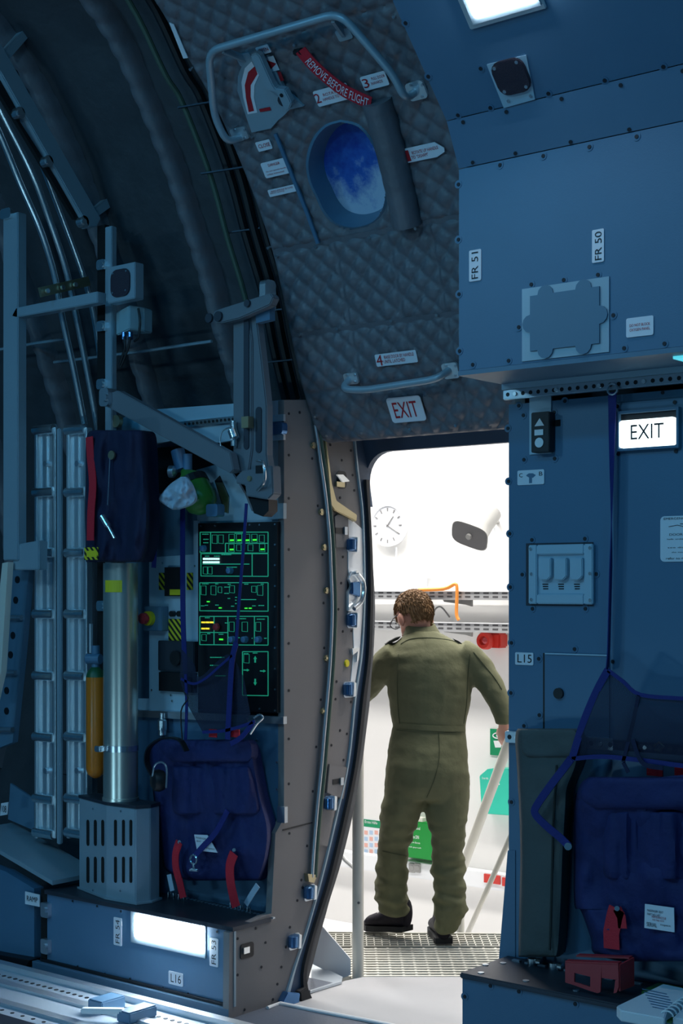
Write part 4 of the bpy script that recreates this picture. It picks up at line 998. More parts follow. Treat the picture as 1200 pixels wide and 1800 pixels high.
# ------------------------------------------------------------------ oxygen bottle with cloth
gb = thing('oxygen_bottle', YP(4.2).at(350,905), 'green oxygen bottle with grey valve hanging under the slanted arm', 'bottle')
G = YP(4.17); a, b = G.at(352, 880), G.at(328, 832); ax = (b-a).normalized()
MB().lathe(a-ax*.05, ax, [(0,.012),(.008,.04),(.03,.062),(.06,.068),(.12,.066),(.16,.05),(.185,.024),(.20,.02)], 20).build('bottle_body', 'green_bottle', gb, smooth=True)
MB().lathe(a+ax*.065, ax, [(0,.069),(.03,.069)], 20).build('band', 'black', gb)
q = G.at(320, 826); MB().cyl(q, G.at(312, 792), .028, n=14).build('valve_body', 'knob_blue', gb, smooth=True)
MB().cyl(G.at(330,826), G.at(330,798), .018, n=12).build('valve_cap', 'knob_blue', gb, smooth=True)
MB().lathe(G.at(310,829,.03), (-.8,-.4,0), [(0,.012),(.01,.024),(.03,.024),(.034,.015)], 14).build('valve_knob', 'steel_dull', gb, smooth=True)
MB().rrect(G, 362, 886, 382, 908, -.02, .04, .2).build('bracket_foot', 'paint', gb)
softbag([(838,318,326),(850,300,336),(865,286,342),(878,279,344),(888,290,335),(896,303,312)], YP(4.085), .02, .02, .04, 26, 6, 17, 5.0).build('cloth_bag', 'cloth_white', label='crumpled pale cloth bag hung on the green oxygen bottle', cat='cloth', smooth=True, angle=70)
# straps and net bag
st1 = strp([(321,892),(321,1000),(322,1100),(326,1185)], YP(4.16), .026, 'hanging_strap', par=None); tag(st1, 'straight dark blue strap hanging beside the hazard striped window', 'strap')
st2 = strp([(433,885),(428,960),(420,1060),(415,1130)], YP(4.12), .014, 'hanging_strap', par=None); tag(st2, 'thin dark blue strap hanging across the control panel', 'strap')
nb_ = thing('seat_net', YP(4.12).at(370,1290), 'dark mesh seat back with blue straps in front of the control panel', 'net')
pts = [[(318,1140),(340,1165),(352,1190),(400,1150),(428,1190)], [(316,1195),(335,1210),(360,1200),(405,1190),(440,1255)], [(330,1240),(345,1245),(372,1250),(410,1240),(436,1268)], [(355,1285),(362,1288),(378,1287),(410,1280),(425,1280)]]
vs = []; NB = YP(4.11)
for r in pts:
    for q in crom([V((a, b, 0)) for a, b in r], 5): vs.append(NB.at(q.x, q.y, .02*noise.noise(q*.05)))
MB().add(vs, grid(vs, 4, 21)).build('mesh_fabric', 'net', nb_, smooth=True)
for q, w_ in (([(415,1130),(408,1160),(404,1220),(400,1300)], .026), ([(318,1193),(340,1202),(362,1192),(385,1172),(408,1152)], .010), ([(356,1287),(390,1285),(420,1278),(448,1268)], .012), ([(326,1185),(328,1240),(326,1300)], .014), ([(445,1270),(425,1295),(405,1308)], .02)):
    strp(q, NB.up(.02), w_, par=nb_)
for a, b in ((367,380),(405,420)): MB().rect(NB, a, 1282, b, 1296, 0, .005).build('buckle_strap', 'red_strap', nb_)
MB().tube([NB.at(u, v, .03) for u, v in ((446,1262),(456,1256),(462,1262),(452,1272),(440,1290))], .004, 6, 3).build('snap_hook', 'steel', nb_, smooth=True)
# folded blue seat on the left
sl_ = thing('folding_seat', RK.at(375,1550), 'dark blue folded fabric seat hanging under the control panel with two red straps', 'folding seat')
softbag([(1303,275,440),(1318,262,448),(1360,264,456),(1402,270,464),(1455,276,477),(1500,284,474),(1530,292,466),(1548,330,458)], RK.up(.022), .075, .025, .03, 48, 7, 9, 11.0, ver=.5).build('seat_cloth', 'navy', sl_, smooth=True, angle=60)
softbag([(1300,280,440),(1310,275,448),(1330,285,448),(1340,300,440)], RK.up(.085), .04, .02, .012, 24, 5, 8, 2.0).build('top_roll', 'navy', sl_, smooth=True, angle=60)
softbag([(1345,300,440),(1380,300,448),(1420,302,455),(1432,310,450)], RK.up(.10), .025, .015, .025, 40, 5, 15, 6.0, ver=.15).build('gathered_pocket', 'navy', sl_, smooth=True, angle=60)
S3 = RK.up(.150)
lb = MB().poly(S3, [(341,1467),(364,1468),(382,1499),(346,1495)], 0, .003).build('label', 'placard', sl_, label='white sewn label half covered by a strap')
t = MB(); text(t, 'PASSENGER', S3, 344, 1472, 362, 1475, .004); text(t, 'SEAT  1457', S3, 345, 1478, 364, 1481, .004); text(t, 'inspect', S3, 362, 1490, 377, 1494, .004); t.build('lettering', 'ink', lb)
strp([(400,1425),(380,1462),(355,1490),(341,1506)], S3.up(.01), .024, par=sl_)
p = S3.at(340, 1511, .012); MB().tube([p+V((.018*math.cos(k*math.pi/6), 0, .018*math.sin(k*math.pi/6))) for k in range(13)], .004, 6).build('ring', 'steel', sl_, smooth=True)
MB().tube([S3.at(u, v, .012) for u, v in ((340,1518),(341,1526),(334,1529),(348,1530))], .006, 6).build('snap_hook', 'steel', sl_)
for q, w_ in (([(315,1480),(309,1500),(309,1525),(316,1552),(322,1578)], .036), ([(411,1500),(404,1522),(405,1550),(411,1580),(415,1594)], .042)):
    strp(q, YP(YK-.165), w_, 'red_strap', 'red_strap', sl_)
for q in ([(297,1537),(300,1552),(303,1566)], [(453,1556),(442,1573),(432,1590)]): strp(q, YP(YK-.12), .024, 'pale_strap', 'cloth_white', sl_)
for u, v in ((315,1480),(411,1494)): MB().cyl(S3.at(u, v), S3.at(u, v, .015), .007).build('stud', 'steel', sl_)
s = MB()
for u, v in ((298,1573),(307,1575),(316,1577),(325,1578),(407,1592),(416,1594),(425,1596),(437,1600)):
    p = ZP(ZB+.006).at(u, v+4); s.tube([p+V((-.008,0,0)), p+V((-.008,0,.02)), p+V((.008,0,.02)), p+V((.008,0,0))], .003, 5)
s.build('floor_hooks', 'steel', bl, kind='stuff')
s = MB()
for k in range(24): p = ZP(ZB+.006).at(330+6.5*k, 1580+1.45*k); s.box(p, (.012,.012,.006))
s.build('anchor_slots', 'steel_dull', bl, kind='stuff')
# headset hanging left of the seat
hs_ = thing('headset', RK.at(280,1400,.15), 'black headset with ear cup hanging at the left edge of the blue seat', 'headset')
H = YP(4.065)
MB().lathe(H.at(279,1372), (-.5,-.85,0), [(-.03,.02),(-.02,.038),(0,.045),(.02,.04),(.032,.02)], 18).build('ear_cup', 'black', hs_, smooth=True)
MB().ribbon(crom([H.at(u, v) for u, v in ((268,1362),(258,1340),(262,1315),(285,1298),(315,1300),(328,1320))], 5), [V((0,-1,0))]*26, .025, .006).build('headband', 'black', hs_)
MB().tube([H.at(u, v, .03) for u, v in ((268,1365),(272,1345),(285,1340),(293,1352),(292,1385))], .004, 6, 4).build('wire_bow', 'steel_dull', hs_, smooth=True)
MB().tube([H.at(u, v, .01) for u, v in ((320,1300),(318,1250),(330,1228),(322,1215))], .003, 5, 4).build('cord', 'black', hs_)
MB().lathe(RK.at(285,1292,.04), UP, [(0,.016),(.02,.016),(.022,.02),(.06,.02),(.065,.012),(.09,.012)], 14).build('jack_plug', 'steel', label='clear and black plug standing behind the headset', cat='plug', smooth=True)
# ------------------------------------------------------------------ vented box, steel cylinder, orange bottle, dark bag
vb = thing('vented_box', (-4.5, 4.12, ZB), 'grey vented metal box on the bench with two rows of slots', 'vented box')
ys = 4.03; pA = YP(4.09).at(139,1560); pB = YP(ys).at(187,1575); pC = YP(ys).at(238,1575); pD = YP(4.09).at(264,1570)
ft = [V((p.x, p.y, ZB+.007)) for p in (pA, pB, pC, pD)]+[V((pD.x-.02, 4.16, ZB+.007)), V((pA.x+.03, 4.16, ZB+.007))]
zt = YP(ys).at(212,1418).z
MB().prism(ft, (0,0,zt-ZB-.007)).build('housing', 'alu_paint', vb, bevel=.003)
fl_ = MB().prism([p+(p-V((-4.5,4.10,p.z))).normalized()*.012 for p in ft], (0,0,.008)).build('base_flange', 'alu_paint', vb)
MB().prism([p+(p-V((-4.5,4.10,p.z))).normalized()*.004+V((0,0,zt-ZB-.007)) for p in ft], (0,0,.012)).build('lid', 'dark_metal', vb)
dL = (pB-pA); dL.z = 0; LPl = PL(V((pB.x,pB.y,0)), V((dL.y,-dL.x,0)), dL, UP); FPl = YP(ys)
for pl, us in ((LPl, (154,167,180)), (FPl, (202.5,216.5,229.5))):
    for u in us:
        for v0, v1 in ((1441,1487),(1506,1552)): MB().rrect(pl, u-2.3, v0, u+2.3, v1, .0005, .002, .5).build('slot', 'black_gap', vb)
s = MB()
for pl, q in ((LPl, ((163,1422),(163,1565))), (FPl, ((212,1426),(211,1566)))):
    for u, v in q: s.disc(pl, u, v, .005, .002, .003, 8)
s.build('rivets', 'steel', vb, kind='stuff')
cyl = thing('steel_cylinder', (YP(4.10).at(212,1410).x, 4.10, zt+.012), 'tall brushed steel cylinder standing on the vented box', 'cylinder')
cx = cyl.location.x; rC = (YP(4.10).at(238,1300).x-YP(4.10).at(186,1300).x)/2*.80
MB().lathe((cx,4.10,zt+.012), UP, [(0,rC+.004),(.012,rC+.004),(.013,rC),(YP(4.10).at(212,990).z-zt-.012,rC)], 36).build('tube', 'steel_warm', cyl, smooth=True)
zc = YP(4.10).at(212,1314).z
MB().lathe((cx,4.10,zc-.012), UP, [(0,rC+.003),(.024,rC+.003)], 36).build('clamp_band', 'steel', cyl, smooth=True)
MB().bx(cx-.05, cx-.015, 4.10-rC-.03, 4.10-rC, zc-.012, zc+.012).build('clamp_buckle', 'steel', cyl, bevel=.004)
def wrap(u0, v0, u1, v1, m, tri=False):   # sticker bent round the cylinder
    P = YP(4.10-rC*.9); a = P.at(u0, v1); b = P.at(u1, v0); n = 8; vs = []
    for k in range(n+1):
        x = a.x+(b.x-a.x)*k/n; an = math.asin(max(-.99, min(.99, (x-cx)/rC*.8))); q = V((cx+(rC+.0015)*math.sin(an), 4.10-(rC+.0015)*math.cos(an), 0)); h1 = (b.z-a.z)*(1-abs(2*k/n-1) if tri else 1)
        vs += [q+V((0,0,a.z)), q+V((0,0,a.z+h1+.0001))]
    return MB().add(vs, [(2*k, 2*k+2, 2*k+3, 2*k+1) for k in range(n)]).build('warning_sticker', m, cyl)
wrap(186, 1020, 212, 1041, 'yellow'); wrap(221, 1039, 237, 1058, 'yellow', True)
og_ = thing('gas_bottle', YP(4.2).at(168,1368), 'orange gas bottle with green shoulder beside the steel cylinder', 'gas bottle')
O = YP(4.10); a = O.at(168,1368); b = O.at(168,1190); rO = .040
MB().lathe(a, UP, [(0,.006),(.006,.02),(.018,.033),(.04,rO),((b-a).z,rO)], 24).build('bottle_body', 'orange', og_, smooth=True)
MB().lathe(b, UP, [(0,rO),(.015,.036),(.03,.028),(.042,.016)], 24).build('shoulder', 'green_cap', og_, smooth=True)
MB().cyl(b+V((0,0,.04)), b+V((0,0,.13)), .017, n=12).build('valve_stem', 'paint', og_, smooth=True)
MB().cyl(b+V((-.03,-.02,.075)), b+V((.03,0,.075)), .022, n=12).build('valve_block', 'paint', og_, smooth=True)
MB().cyl(b+V((-.018,-.01,.10)), b+V((-.018,-.01,.22)), .008, n=8).build('pipe', 'steel_dull', og_, smooth=True)
db = thing('hanging_bag', YP(4.2).at(205,995), 'dark navy bag with red stripe hanging over the steel cylinder', 'bag')
BG = YP(4.145)
softbag([(756,170,245),(768,152,258),(850,150,262),(900,149,264),(950,150,262),(980,150,255),(988,152,250)], BG, .15, .03, .04, 32, 6, 9, 9.0, ver=.5).build('bag_body', 'navy_dark', db, smooth=True, angle=60)
B4 = BG.up(.19)
strp([(157,768),(159,800),(163,850),(160,900),(159,950)], B4, .042, 'red_stripe', 'red_strap', db)
MB().rect(B4, 148, 962, 172, 984, 0, .003).build('hazard_tag', 'hazard', db); MB().rect(B4, 152, 968, 170, 979, .003, .001).build('tag_label', 'yellow', db)
MB().disc(B4, 195, 800, .018, 0, .008, 16).build('grommet', 'brass', db)
MB().tube([B4.at(193,805,.01), B4.at(191,850,.012), B4.at(189,888,.012)], .002, 5).build('lanyard', 'steel_dull', db)
MB().tube([B4.at(180,908,.012), B4.at(190,925,.012)], .014, 10).tube([B4.at(189,923,.012), B4.at(202,947,.012)], .008, 10).build('hanging_tool', 'steel', db, smooth=True, label='small steel pin tool on a lanyard')
strp([(268,900),(272,950),(270,998)], BG, .024, 'side_strap', 'strap_blue', db)
MB().lathe(YP(4.2).at(209,741), (0,-1,0), [(0,.026),(.02,.026)], 18).build('pulley', 'brass', label='small yellowish round pulley above the navy bag', cat='pulley', smooth=True)
# ------------------------------------------------------------------ roller tracks standing upright
TK = YP(4.20)
def track(ua, ub, label, rail_w, top):
    o = thing('roller_track', TK.at((ua+ub)/2, 1492), label, 'roller track', 'upright roller tracks')
    MB().rect(TK, ua+rail_w, top, ub-rail_w, 1472, -.012, .008).build('channel', 'alu', o)
    for a, b in ((ua, ua+rail_w), (ub-rail_w, ub)): MB().rect(TK, a, top, b, 1474, -.015, .035).build('side_rail', 'alu', o, bevel=.003)
    um = (ua+ub)/2; MB().rect(TK, um-3.5, top, um+3.5, 1472, -.004, .008).build('centre_ridge', 'alu', o)
    for v in (757,866,972,1079,1187,1294,1402,1462):
        a, b = TK.at(ua+1, v, .012), TK.at(ub-1, v, .012); b.z = a.z
        MB().lathe(a, b-a, [(0,.008),(.002,.022),((b-a).length-.002,.022),((b-a).length,.008)], 16).build('roller', 'steel', o, smooth=True)
    for v in (815, 1355):
        MB().disc(TK, um, v, .013, -.004, .02, 8).build('bolt', 'steel_dull', o)
    return o
track(60, 97, 'silver upright roller track furthest left with steel rollers', 4.5, 751)
track(116, 152, 'silver upright roller track next to the orange gas bottle, partly behind the navy bag', 4.5, 751)
MB().rect(TK, 99, 753, 105, 1484, .021, .02).build('guide_post', 'alu_paint', label='square pale post between the two roller tracks', cat='post', bevel=.004)
# ------------------------------------------------------------------ posts, beams, pipes at upper left
ps = thing('frame_post', YP(4.2).at(186,1400), 'tall blue grey post with black face behind the navy bag', 'post')
PO = YP(4.17)
MB().rect(PO, 184, 398, 196, 1395, -.03, .03).build('post_side', 'alu_paint', ps, bevel=.003); MB().rect(PO, 171, 396, 184, 1395, -.03, .026).build('post_face', 'black_gap', ps)
for v in (465, 573, 675, 1065): MB().rrect(PO, 169, v-9, 184, v+9, -.005, .02, .3).disc(PO, 177, v, .012, .015, .01).build('post_bracket', 'steel', ps)
lp_ = thing('frame_post', YP(4.05).at(18,990), 'pale square post at the far left edge with cross bar', 'post')
LQ = YP(4.05)
MB().poly(LQ, [(5,380),(31,372),(31,985),(5,985)], -.05, .05).build('post', 'alu_paint', lp_, bevel=.004)
MB().poly(LQ, [(20,556),(28,541),(171,512),(171,532),(28,558)], -.05, .05).build('cross_bar', 'alu_paint', lp_, bevel=.003)
MB().poly(LQ, [(22,958),(68,950),(68,1002),(22,1002)], -.06, .05).build('foot_block', 'alu_paint', lp_, bevel=.004)
MB().rrect(LQ, 0, 366, 18, 384, 0, .015, .3).build('top_bracket', 'steel', lp_)
MB().poly(LQ, [(4,990),(14,988),(2,1180),(-14,1250),(-22,1250)], 0, .03).build('slanted_bar', 'rail_cream', label='pale slanted bar at the left picture edge', cat='bar')
pb = thing('perforated_beam', YP(4.15).at(22,1320), 'dark perforated beam leaning at the left picture edge', 'beam')
PBp = YP(4.16)
MB().poly(PBp, [(14,1000),(52,992),(38,1150),(22,1305),(-10,1318),(-2,1180)], -.03, .03).build('beam_body', 'paint_mid', pb)
for u, v in ((30,1019),(27,1055),(22,1117),(18,1151),(11,1214),(11,1250)): MB().disc(PBp, u, v, .016, 0, .003, 14).build('beam_hole', 'black', pb)
for u, v in ((24,1086),(14,1183),(8,1283)): MB().cyl(PBp.at(u-14, v, .01), PBp.at(u+14, v, .01), .012, n=10).build('beam_pin', 'steel_dull', pb, smooth=True)
dg = thing('slanted_beam', XP(-4.7).at(165,395), 'blue grey beam slanting up along the curved wall at upper left', 'beam')
DG = XP(-4.70)
MB().poly(DG, [(-30,25),(9,88),(178,384),(170,399),(156,400),(0,125),(-45,50)], -.05, .05).build('beam_body', 'alu_paint', dg, bevel=.004)
for q in ([(6,92),(44,50),(53,62),(16,104)], [(162,372),(192,346),(197,362),(172,380)]): MB().poly(DG, q, -.06, .04).build('beam_tab', 'alu_paint', dg)
for u, v in ((36,198),(86,283),(149,389)): MB().disc(DG, u, v, .024, -.03, .03, 14).disc(DG, u, v, .012, 0, .01, 10).build('bolt_tab', 'steel', dg)
MB().poly(DG, [(0,140),(28,190),(36,215),(90,300),(145,385),(132,385),(0,165)], -.045, .02).build('beam_shadow', 'black_gap', dg)  # black strip stands for the shade along the beam's underside
for q, lab in (([(-40,150),(0,235),(35,320),(70,400),(95,480),(110,560),(130,650),(152,762)], 'silver pipe curving down the wall, leftmost of three'), ([(-30,120),(0,190),(55,300),(85,380),(115,470),(135,560),(155,660),(172,755)], 'silver pipe curving down the wall, middle of three'), ([(0,105),(28,165),(75,290),(105,370),(135,450),(155,510),(168,570),(178,640)], 'silver pipe curving down the wall, rightmost of three ending behind the post')):
    MB().tube([XP(-4.92 if 'leftmost' in lab else -4.89).at(u, v) for u, v in q], .0145, 12, 6).build('curved_pipe', 'steel', label=lab, cat='pipe', group='three silver wall pipes', smooth=True)
pc = thing('pipe_clamp', XP(-4.98).at(112,512), 'brass coloured clamp strip holding the three silver pipes', 'clamp')
MB().bar(XP(-4.835).at(70,514), XP(-4.835).at(156,494), .012, .04, (0,0,1)).build('clamp_strip', 'brass', pc)
for u, v in ((85,511),(112,505),(134,500)): MB().disc(XP(-4.825), u, v, .010, 0, .012).build('clamp_bolt', 'steel', pc)
for q, lab in (([(-10,616),(60,604),(115,596)], 'thin pale rod crossing behind the pipes at far left'), ([(95,637),(200,624),(255,617),(372,600)], 'thin pale rod crossing behind the post and junction box')):
    MB().tube([YP(4.37).at(u, v) for u, v in q], .007, 6).build('thin_rod', 'alu_paint', label=lab, cat='rod')
# wall speaker and junction box on the post
ws = thing('wall_speaker', YP(4.17).at(213,535), 'pale box loudspeaker with black rounded grille on the post', 'speaker')
SQ = YP(4.08)
MB().poly(SQ, [(189,470),(237,460),(237,524),(189,534)], -.05, .05).build('housing', 'alu_paint', ws, bevel=.003)
MB().rrect(SQ, 194, 473, 227, 521, .001, .006, .3).build('grille', 'speaker_mesh', ws)
s = MB()
for u, v in ((198,481),(221,476),(220,510),(197,515)): s.disc(SQ, u, v, .004, .007, .002, 8)
s.build('screws', 'steel', ws, kind='stuff')
jx = thing('junction_box', YP(4.17).at(228,582), 'greenish grey corner mounted junction box below the wall speaker', 'junction box')
a, b, c_ = YP(4.19).at(204,560), YP(4.12).at(227,560), YP(4.19).at(254,560); z0, z1 = YP(4.15).at(227,582).z, YP(4.15).at(227,540).z
MB().prism([V((q.x, q.y, z0)) for q in (a, b, c_)]+[V((b.x, 4.25, z0))], (0,0,z1-z0)).build('housing', 'grey_box', jx, bevel=.004)
for u in (218, 229): p = YP(4.16).at(u, 584); MB().cyl(p, p-V((0,0,.03)), .010, n=10).build('cable_gland', 'latch_blue', jx, smooth=True)
for q in ([(218,592),(219,612),(210,640)], [(229,592),(224,615),(212,645)], [(243,542),(246,565),(243,592),(236,600)]): MB().tube([YP(4.14).at(u, v) for u, v in q], .005, 6, 4).build('cable', 'black', jx, smooth=True)
# ------------------------------------------------------------------ arm and winch column
ar = thing('support_arm', YP(4.13).at(300,760), 'grey flat arm slanting down from the post to the winch column', 'arm')
AR = YP(4.075)
MB().poly(AR, [(186,694),(206,686),(404,796),(410,826),(404,832),(186,714)], -.03, .04).build('arm_body', 'winch_grey', ar, bevel=.003)
MB().rrect(AR, 174, 682, 190, 714, -.02, .05, .3).disc(AR, 182, 698, .016, .03, .012).build('pivot', 'steel_dull', ar)
wc = thing('winch_column', YP(4.12).at(440,905), 'grey vertical winch column with top lever and small chrome handle', 'winch')
WC = YP(4.12)
MB().poly(WC, [(372,558),(376,546),(474,515),(480,522),(474,536),(420,560),(388,568),(376,566)], .0, .04).build('top_lever', 'winch_grey', wc, bevel=.004)
for u, v, r in ((382,556,.02),(433,533,.014),(366,559,.018)): MB().disc(WC, u, v, r, .04, .01, 14).build('lever_pin', 'dark_metal', wc)
MB().poly(WC, [(409,565),(436,548),(442,600),(442,790),(436,830),(409,830)], -.03, .03).build('column_left', 'winch_grey', wc, bevel=.004)
MB().poly(WC, [(440,555),(450,556),(460,640),(468,712),(468,800),(476,850),(440,850)], -.05, .04).build('column_right', 'winch_grey', wc, bevel=.004)
MB().rrect(WC, 428, 560, 437, 790, .0, .004, .5).build('groove', 'dark_metal', wc); MB().rrect(WC, 449, 715, 459, 796, -.01, .004, .5).build('groove', 'dark_metal', wc)
MB().poly(WC, [(414,838),(424,828),(478,818),(480,868),(470,878),(432,872),(430,852),(414,850)], -.02, .05).build('lower_block', 'winch_grey', wc, bevel=.004)
MB().rect(WC, 449, 818, 462, 832, .03, .002).build('block_slot', 'black', wc)
MB().disc(WC, 437, 841, .010, .03, .008, 10).build('bolt', 'brass', wc)
MB().tube(rounded([WC.at(452,810,.03), WC.at(464,812,.06), WC.at(466,848,.06), WC.at(452,862,.03)]), .006, 8).build('chrome_handle', 'steel', wc, smooth=True)
MB().poly(WC, [(438,876),(472,878),(472,898),(462,908),(446,902)], -.05, .05).build('black_base', 'black', wc)
MB().rect(WC, 424, 732, 436, 752, .0, .03).build('clamp_block', 'brass', wc)
MB().cyl(WC.at(410,740,.02), WC.at(411,784,.02), .012, n=10).cyl(WC.at(408,756,.03), WC.at(413,770,.03), .018, n=10).build('snap_hook', 'steel', wc, smooth=True)
MB().tube([WC.at(u, v, .03) for u, v in ((409,750),(392,757),(387,775),(392,795),(408,806))], .0025, 6, 4).build('wire_loop', 'steel_dull', wc)
MB().poly(WC, [(448,546),(460,540),(474,538),(474,562),(450,568)], -.03, .03).build('blue_bracket', 'paint', wc)
MB().rrect(XP(XL), 466, 492, 485, 548, -.02, .03, .3).build('door_track_fitting', 'steel', label='shiny metal fitting at the left edge of the raised door', cat='fitting')
# ------------------------------------------------------------------ fittings on the door jamb
TB = [(551,747),(556,780),(560,811),(568,867),(575,939),(578,1005),(580,1075),(576,1172),(568,1269),(561,1352),(554,1421),(548,1493),(545,1542)]
for du, m, r, lab in ((3, 'steel_dull', .008, 'dull steel tube following the curved door jamb'), (9, 'hose_green', .009, 'dark green hose following the curved door jamb')):
    MB().tube([JP.at(u+du, v, .014) for u, v in TB], r, 10, 5).build('jamb_tube', m, label=lab, cat='tube', smooth=True)
for u, v, w_ in ((552,783,'topmost, close under the raised door'),(566,900,'level with the brass gutter trim'),(571,962,'level with the topmost blue roller'),(575,1038,'level with the large silver latch'),(575,1157,'level with the round yellow indicator'),(569,1250,'lowest of the row')):
    MB().disc(JP, u, v, .013, 0, .010, 14).disc(JP, u, v, .006, .01, .006, 8).build('tube_clamp', 'brass', label='small round tube clamp on the door jamb, '+w_, cat='clamp', group='jamb tube clamps', smooth=True)
MB().poly(JP, [(541,1536),(558,1538),(552,1552),(543,1550)], 0, .02).build('tube_end', 'brass', label='dull brass fitting at the lower end of the jamb tubes', cat='fitting')
mb = MB(); mb.poly(JP, [(571,770),(574,770),(584,850),(592,880),(628,905),(627,917),(588,897),(582,888)], 0, .022); mb.build('gutter_trim', 'brass', label='curved brass coloured gutter trim high on the door jamb', cat='trim', bevel=.003)
hk = thing('latch_hook', JP.at(602,858), 'small chrome latch hook set in a black slot of the door jamb', 'latch')
MB().rrect(JP, 592, 828, 609, 859, 0, .002, .3).build('slot', 'black', hk); MB().poly(JP, [(591,834),(604,834),(616,846),(602,848)], .002, .015).build('hook', 'steel', hk, bevel=.003); MB().rect(JP, 592, 847, 606, 856, .002, .01).build('catch', 'brass', hk)
def jplate(pts, slot, lab):
    o = thing('strike_plate', JP.at(*pts[0]), lab, 'plate'); MB().poly(JP, pts, 0, .008).build('plate', 'beige', o, bevel=.002)
    if slot: MB().rect(JP, *slot, .008, .002).build('slot', 'black', o); MB().rect(JP, slot[2]-3, slot[1]-2, slot[2]+2, slot[3]+2, .01, .006).build('lip', 'steel_dull', o)
jplate([(588,908),(594,904),(612,908),(614,962),(590,963)], (590,928,609,938), 'beige strike plate below the brass gutter trim')
jplate([(579,1343),(613,1349),(604,1405),(574,1394)], (585,1369,602,1378), 'beige strike plate low on the door jamb above a blue roller')
jplate([(567,1400),(592,1412),(576,1488),(560,1486)], None, 'plain beige cover plate below the low strike plate')
cs = MB()
cr_ = [(603,908),(611,960),(617,1000),(619,1060),(616,1130),(607,1200)]
mb = MB(); mb.poly(JP, [(612,908)]+[(a+(637-612)*.9, b) for a, b in ((614,930),)]+[(638,1000),(638,1062),(632,1150),(620,1225),(614,1225),(622,1140),(618,1050),(612,1000)], 0, .003); mb.build('jamb_strip', 'white', label='cream strip along the outer edge of the door jamb', cat='strip')
for i, (u, v, lab) in enumerate(((620,957,'blue door roller just below the beige strike plate, topmost on the jamb'), (620,1090,'blue door roller just below the large silver latch'), (614,1212,'blue door roller at the height of the standing man\'s elbow'), (580,1412,'blue door roller directly under the low strike plate'), (545,1569,'blue door roller second from the floor on the jamb'), (518,1655,'blue door roller nearest the floor on the jamb'))):
    o = thing('door_roller', JP.at(u, v+13), lab, 'roller', 'blue door rollers')
    p = JP.at(u-3, v, .016); q = (JP.at(u, v-12)-JP.at(u, v+12)).normalized()
    MB().lathe(p-q*.026, q, [(0,.010),(.006,.02),(.046,.02),(.052,.010)], 16).build('roller', 'latch_blue', o, smooth=True)
    MB().poly(JP, [(u+8,v-13),(u+13,v-12),(u+12,v+12),(u+7,v+13)], 0, .03).build('bracket', 'alu', o, bevel=.002)
    MB().rrect(JP, u-10, v-14, u+9, v+14, 0, .004, .2).build('seat', 'steel_dull', o)
la = thing('door_latch', JP.at(622,1075), 'large silver and blue hinged latch on the door jamb', 'latch')
MB().poly(JP, [(613,1018),(618,1004),(634,1006),(640,1025),(640,1045),(634,1066),(622,1076),(612,1074),(612,1040),(618,1030)], 0, .014).build('base', 'alu', la, bevel=.003)
MB().tube([JP.at(u, v, .03) for u, v in ((628,1010),(637,1022),(639,1040),(634,1058),(622,1070))], .010, 8, 4).build('arm', 'steel', la, smooth=True)
MB().poly(JP, [(620,1024),(634,1022),(634,1050),(620,1044)], .014, .014).build('cam', 'latch_blue', la, bevel=.003)
MB().poly(JP, [(611,1016),(614,1014),(617,1030),(612,1040),(612,1074),(610,1074)], 0, .003).build('edge_slot', 'black', la)
for u, v in ((628,1006),(630,1064)): MB().disc(JP, u, v, .009, .012, .012).build('bolt', 'steel', la)
MB().disc(JP, 610, 1166, .015, 0, .004, 16).disc(JP, 610, 1166, .009, .004, .006, 12).build('indicator', 'yellow', label='small round yellow indicator on the door jamb', cat='indicator')
MB().poly(JP, [(619,1140),(632,1138),(631,1160),(626,1165),(628,1146),(620,1152)], 0, .014).build('spring_clip', 'steel', label='bent steel spring clip beside the round yellow indicator', cat='clip', bevel=.002)
MB().poly(JP, [(497,1762),(506,1744),(528,1746),(526,1764),(510,1768)], 0, .03).build('floor_fitting', 'latch_blue', label='shiny metal fitting at the foot of the door jamb', cat='fitting', bevel=.003)
MB().poly(JP, [(528,1744),(541,1735),(556,1770),(530,1767)], 0, .03).build('seal_foot', 'rubber', label='flared black rubber foot of the door seal', cat='seal', bevel=.003)
# ------------------------------------------------------------------ the room outside: wall fittings
HW = YP(YH)
ck = thing('wall_clock', HW.at(690,962), 'round white wall clock on the far white wall', 'clock')
cc = HW.at(689,924); rc = (HW.at(689,888)-HW.at(689,961)).length/2
MB().lathe(cc, (0,-1,0), [(0,rc*.97),(.05,rc*1.02),(.06,rc),(.06,rc*.93),(.05,rc*.92)], 40).build('case', 'white', ck, smooth=True)
MB().lathe(cc, (0,-1,0), [(.04,rc*.92),(.052,rc*.92)], 40).build('dial', 'paper', ck)
for k in range(12):
    a = k*math.pi/6; d = V((math.sin(a), 0, math.cos(a))); p = cc+V((0,-.053,0)); MB().bar(p+d*rc*.68, p+d*rc*.84, .006, .008, (0,-1,0)).build('hour_mark', 'clock_mark', ck)
for a, l, nm in ((math.radians(40), .55, 'hour_hand'), (math.radians(120), .82, 'minute_hand')):
    d = V((math.sin(a), 0, math.cos(a))); p = cc+V((0,-.056,0)); MB().bar(p-d*rc*.08, p+d*rc*l, .004, .006, (0,-1,0)).build(nm, 'clock_mark', ck)
MB().tube([HW.at(696,962,.02), HW.at(696,1000,.02), HW.at(696,1040,.02)], .008, 6).build('clock_conduit', 'white', label='thin white conduit running down from the wall clock', cat='conduit')
hn = thing('horn_speaker', HW.at(860,960), 'grey horn loudspeaker mounted on the far white wall', 'speaker')
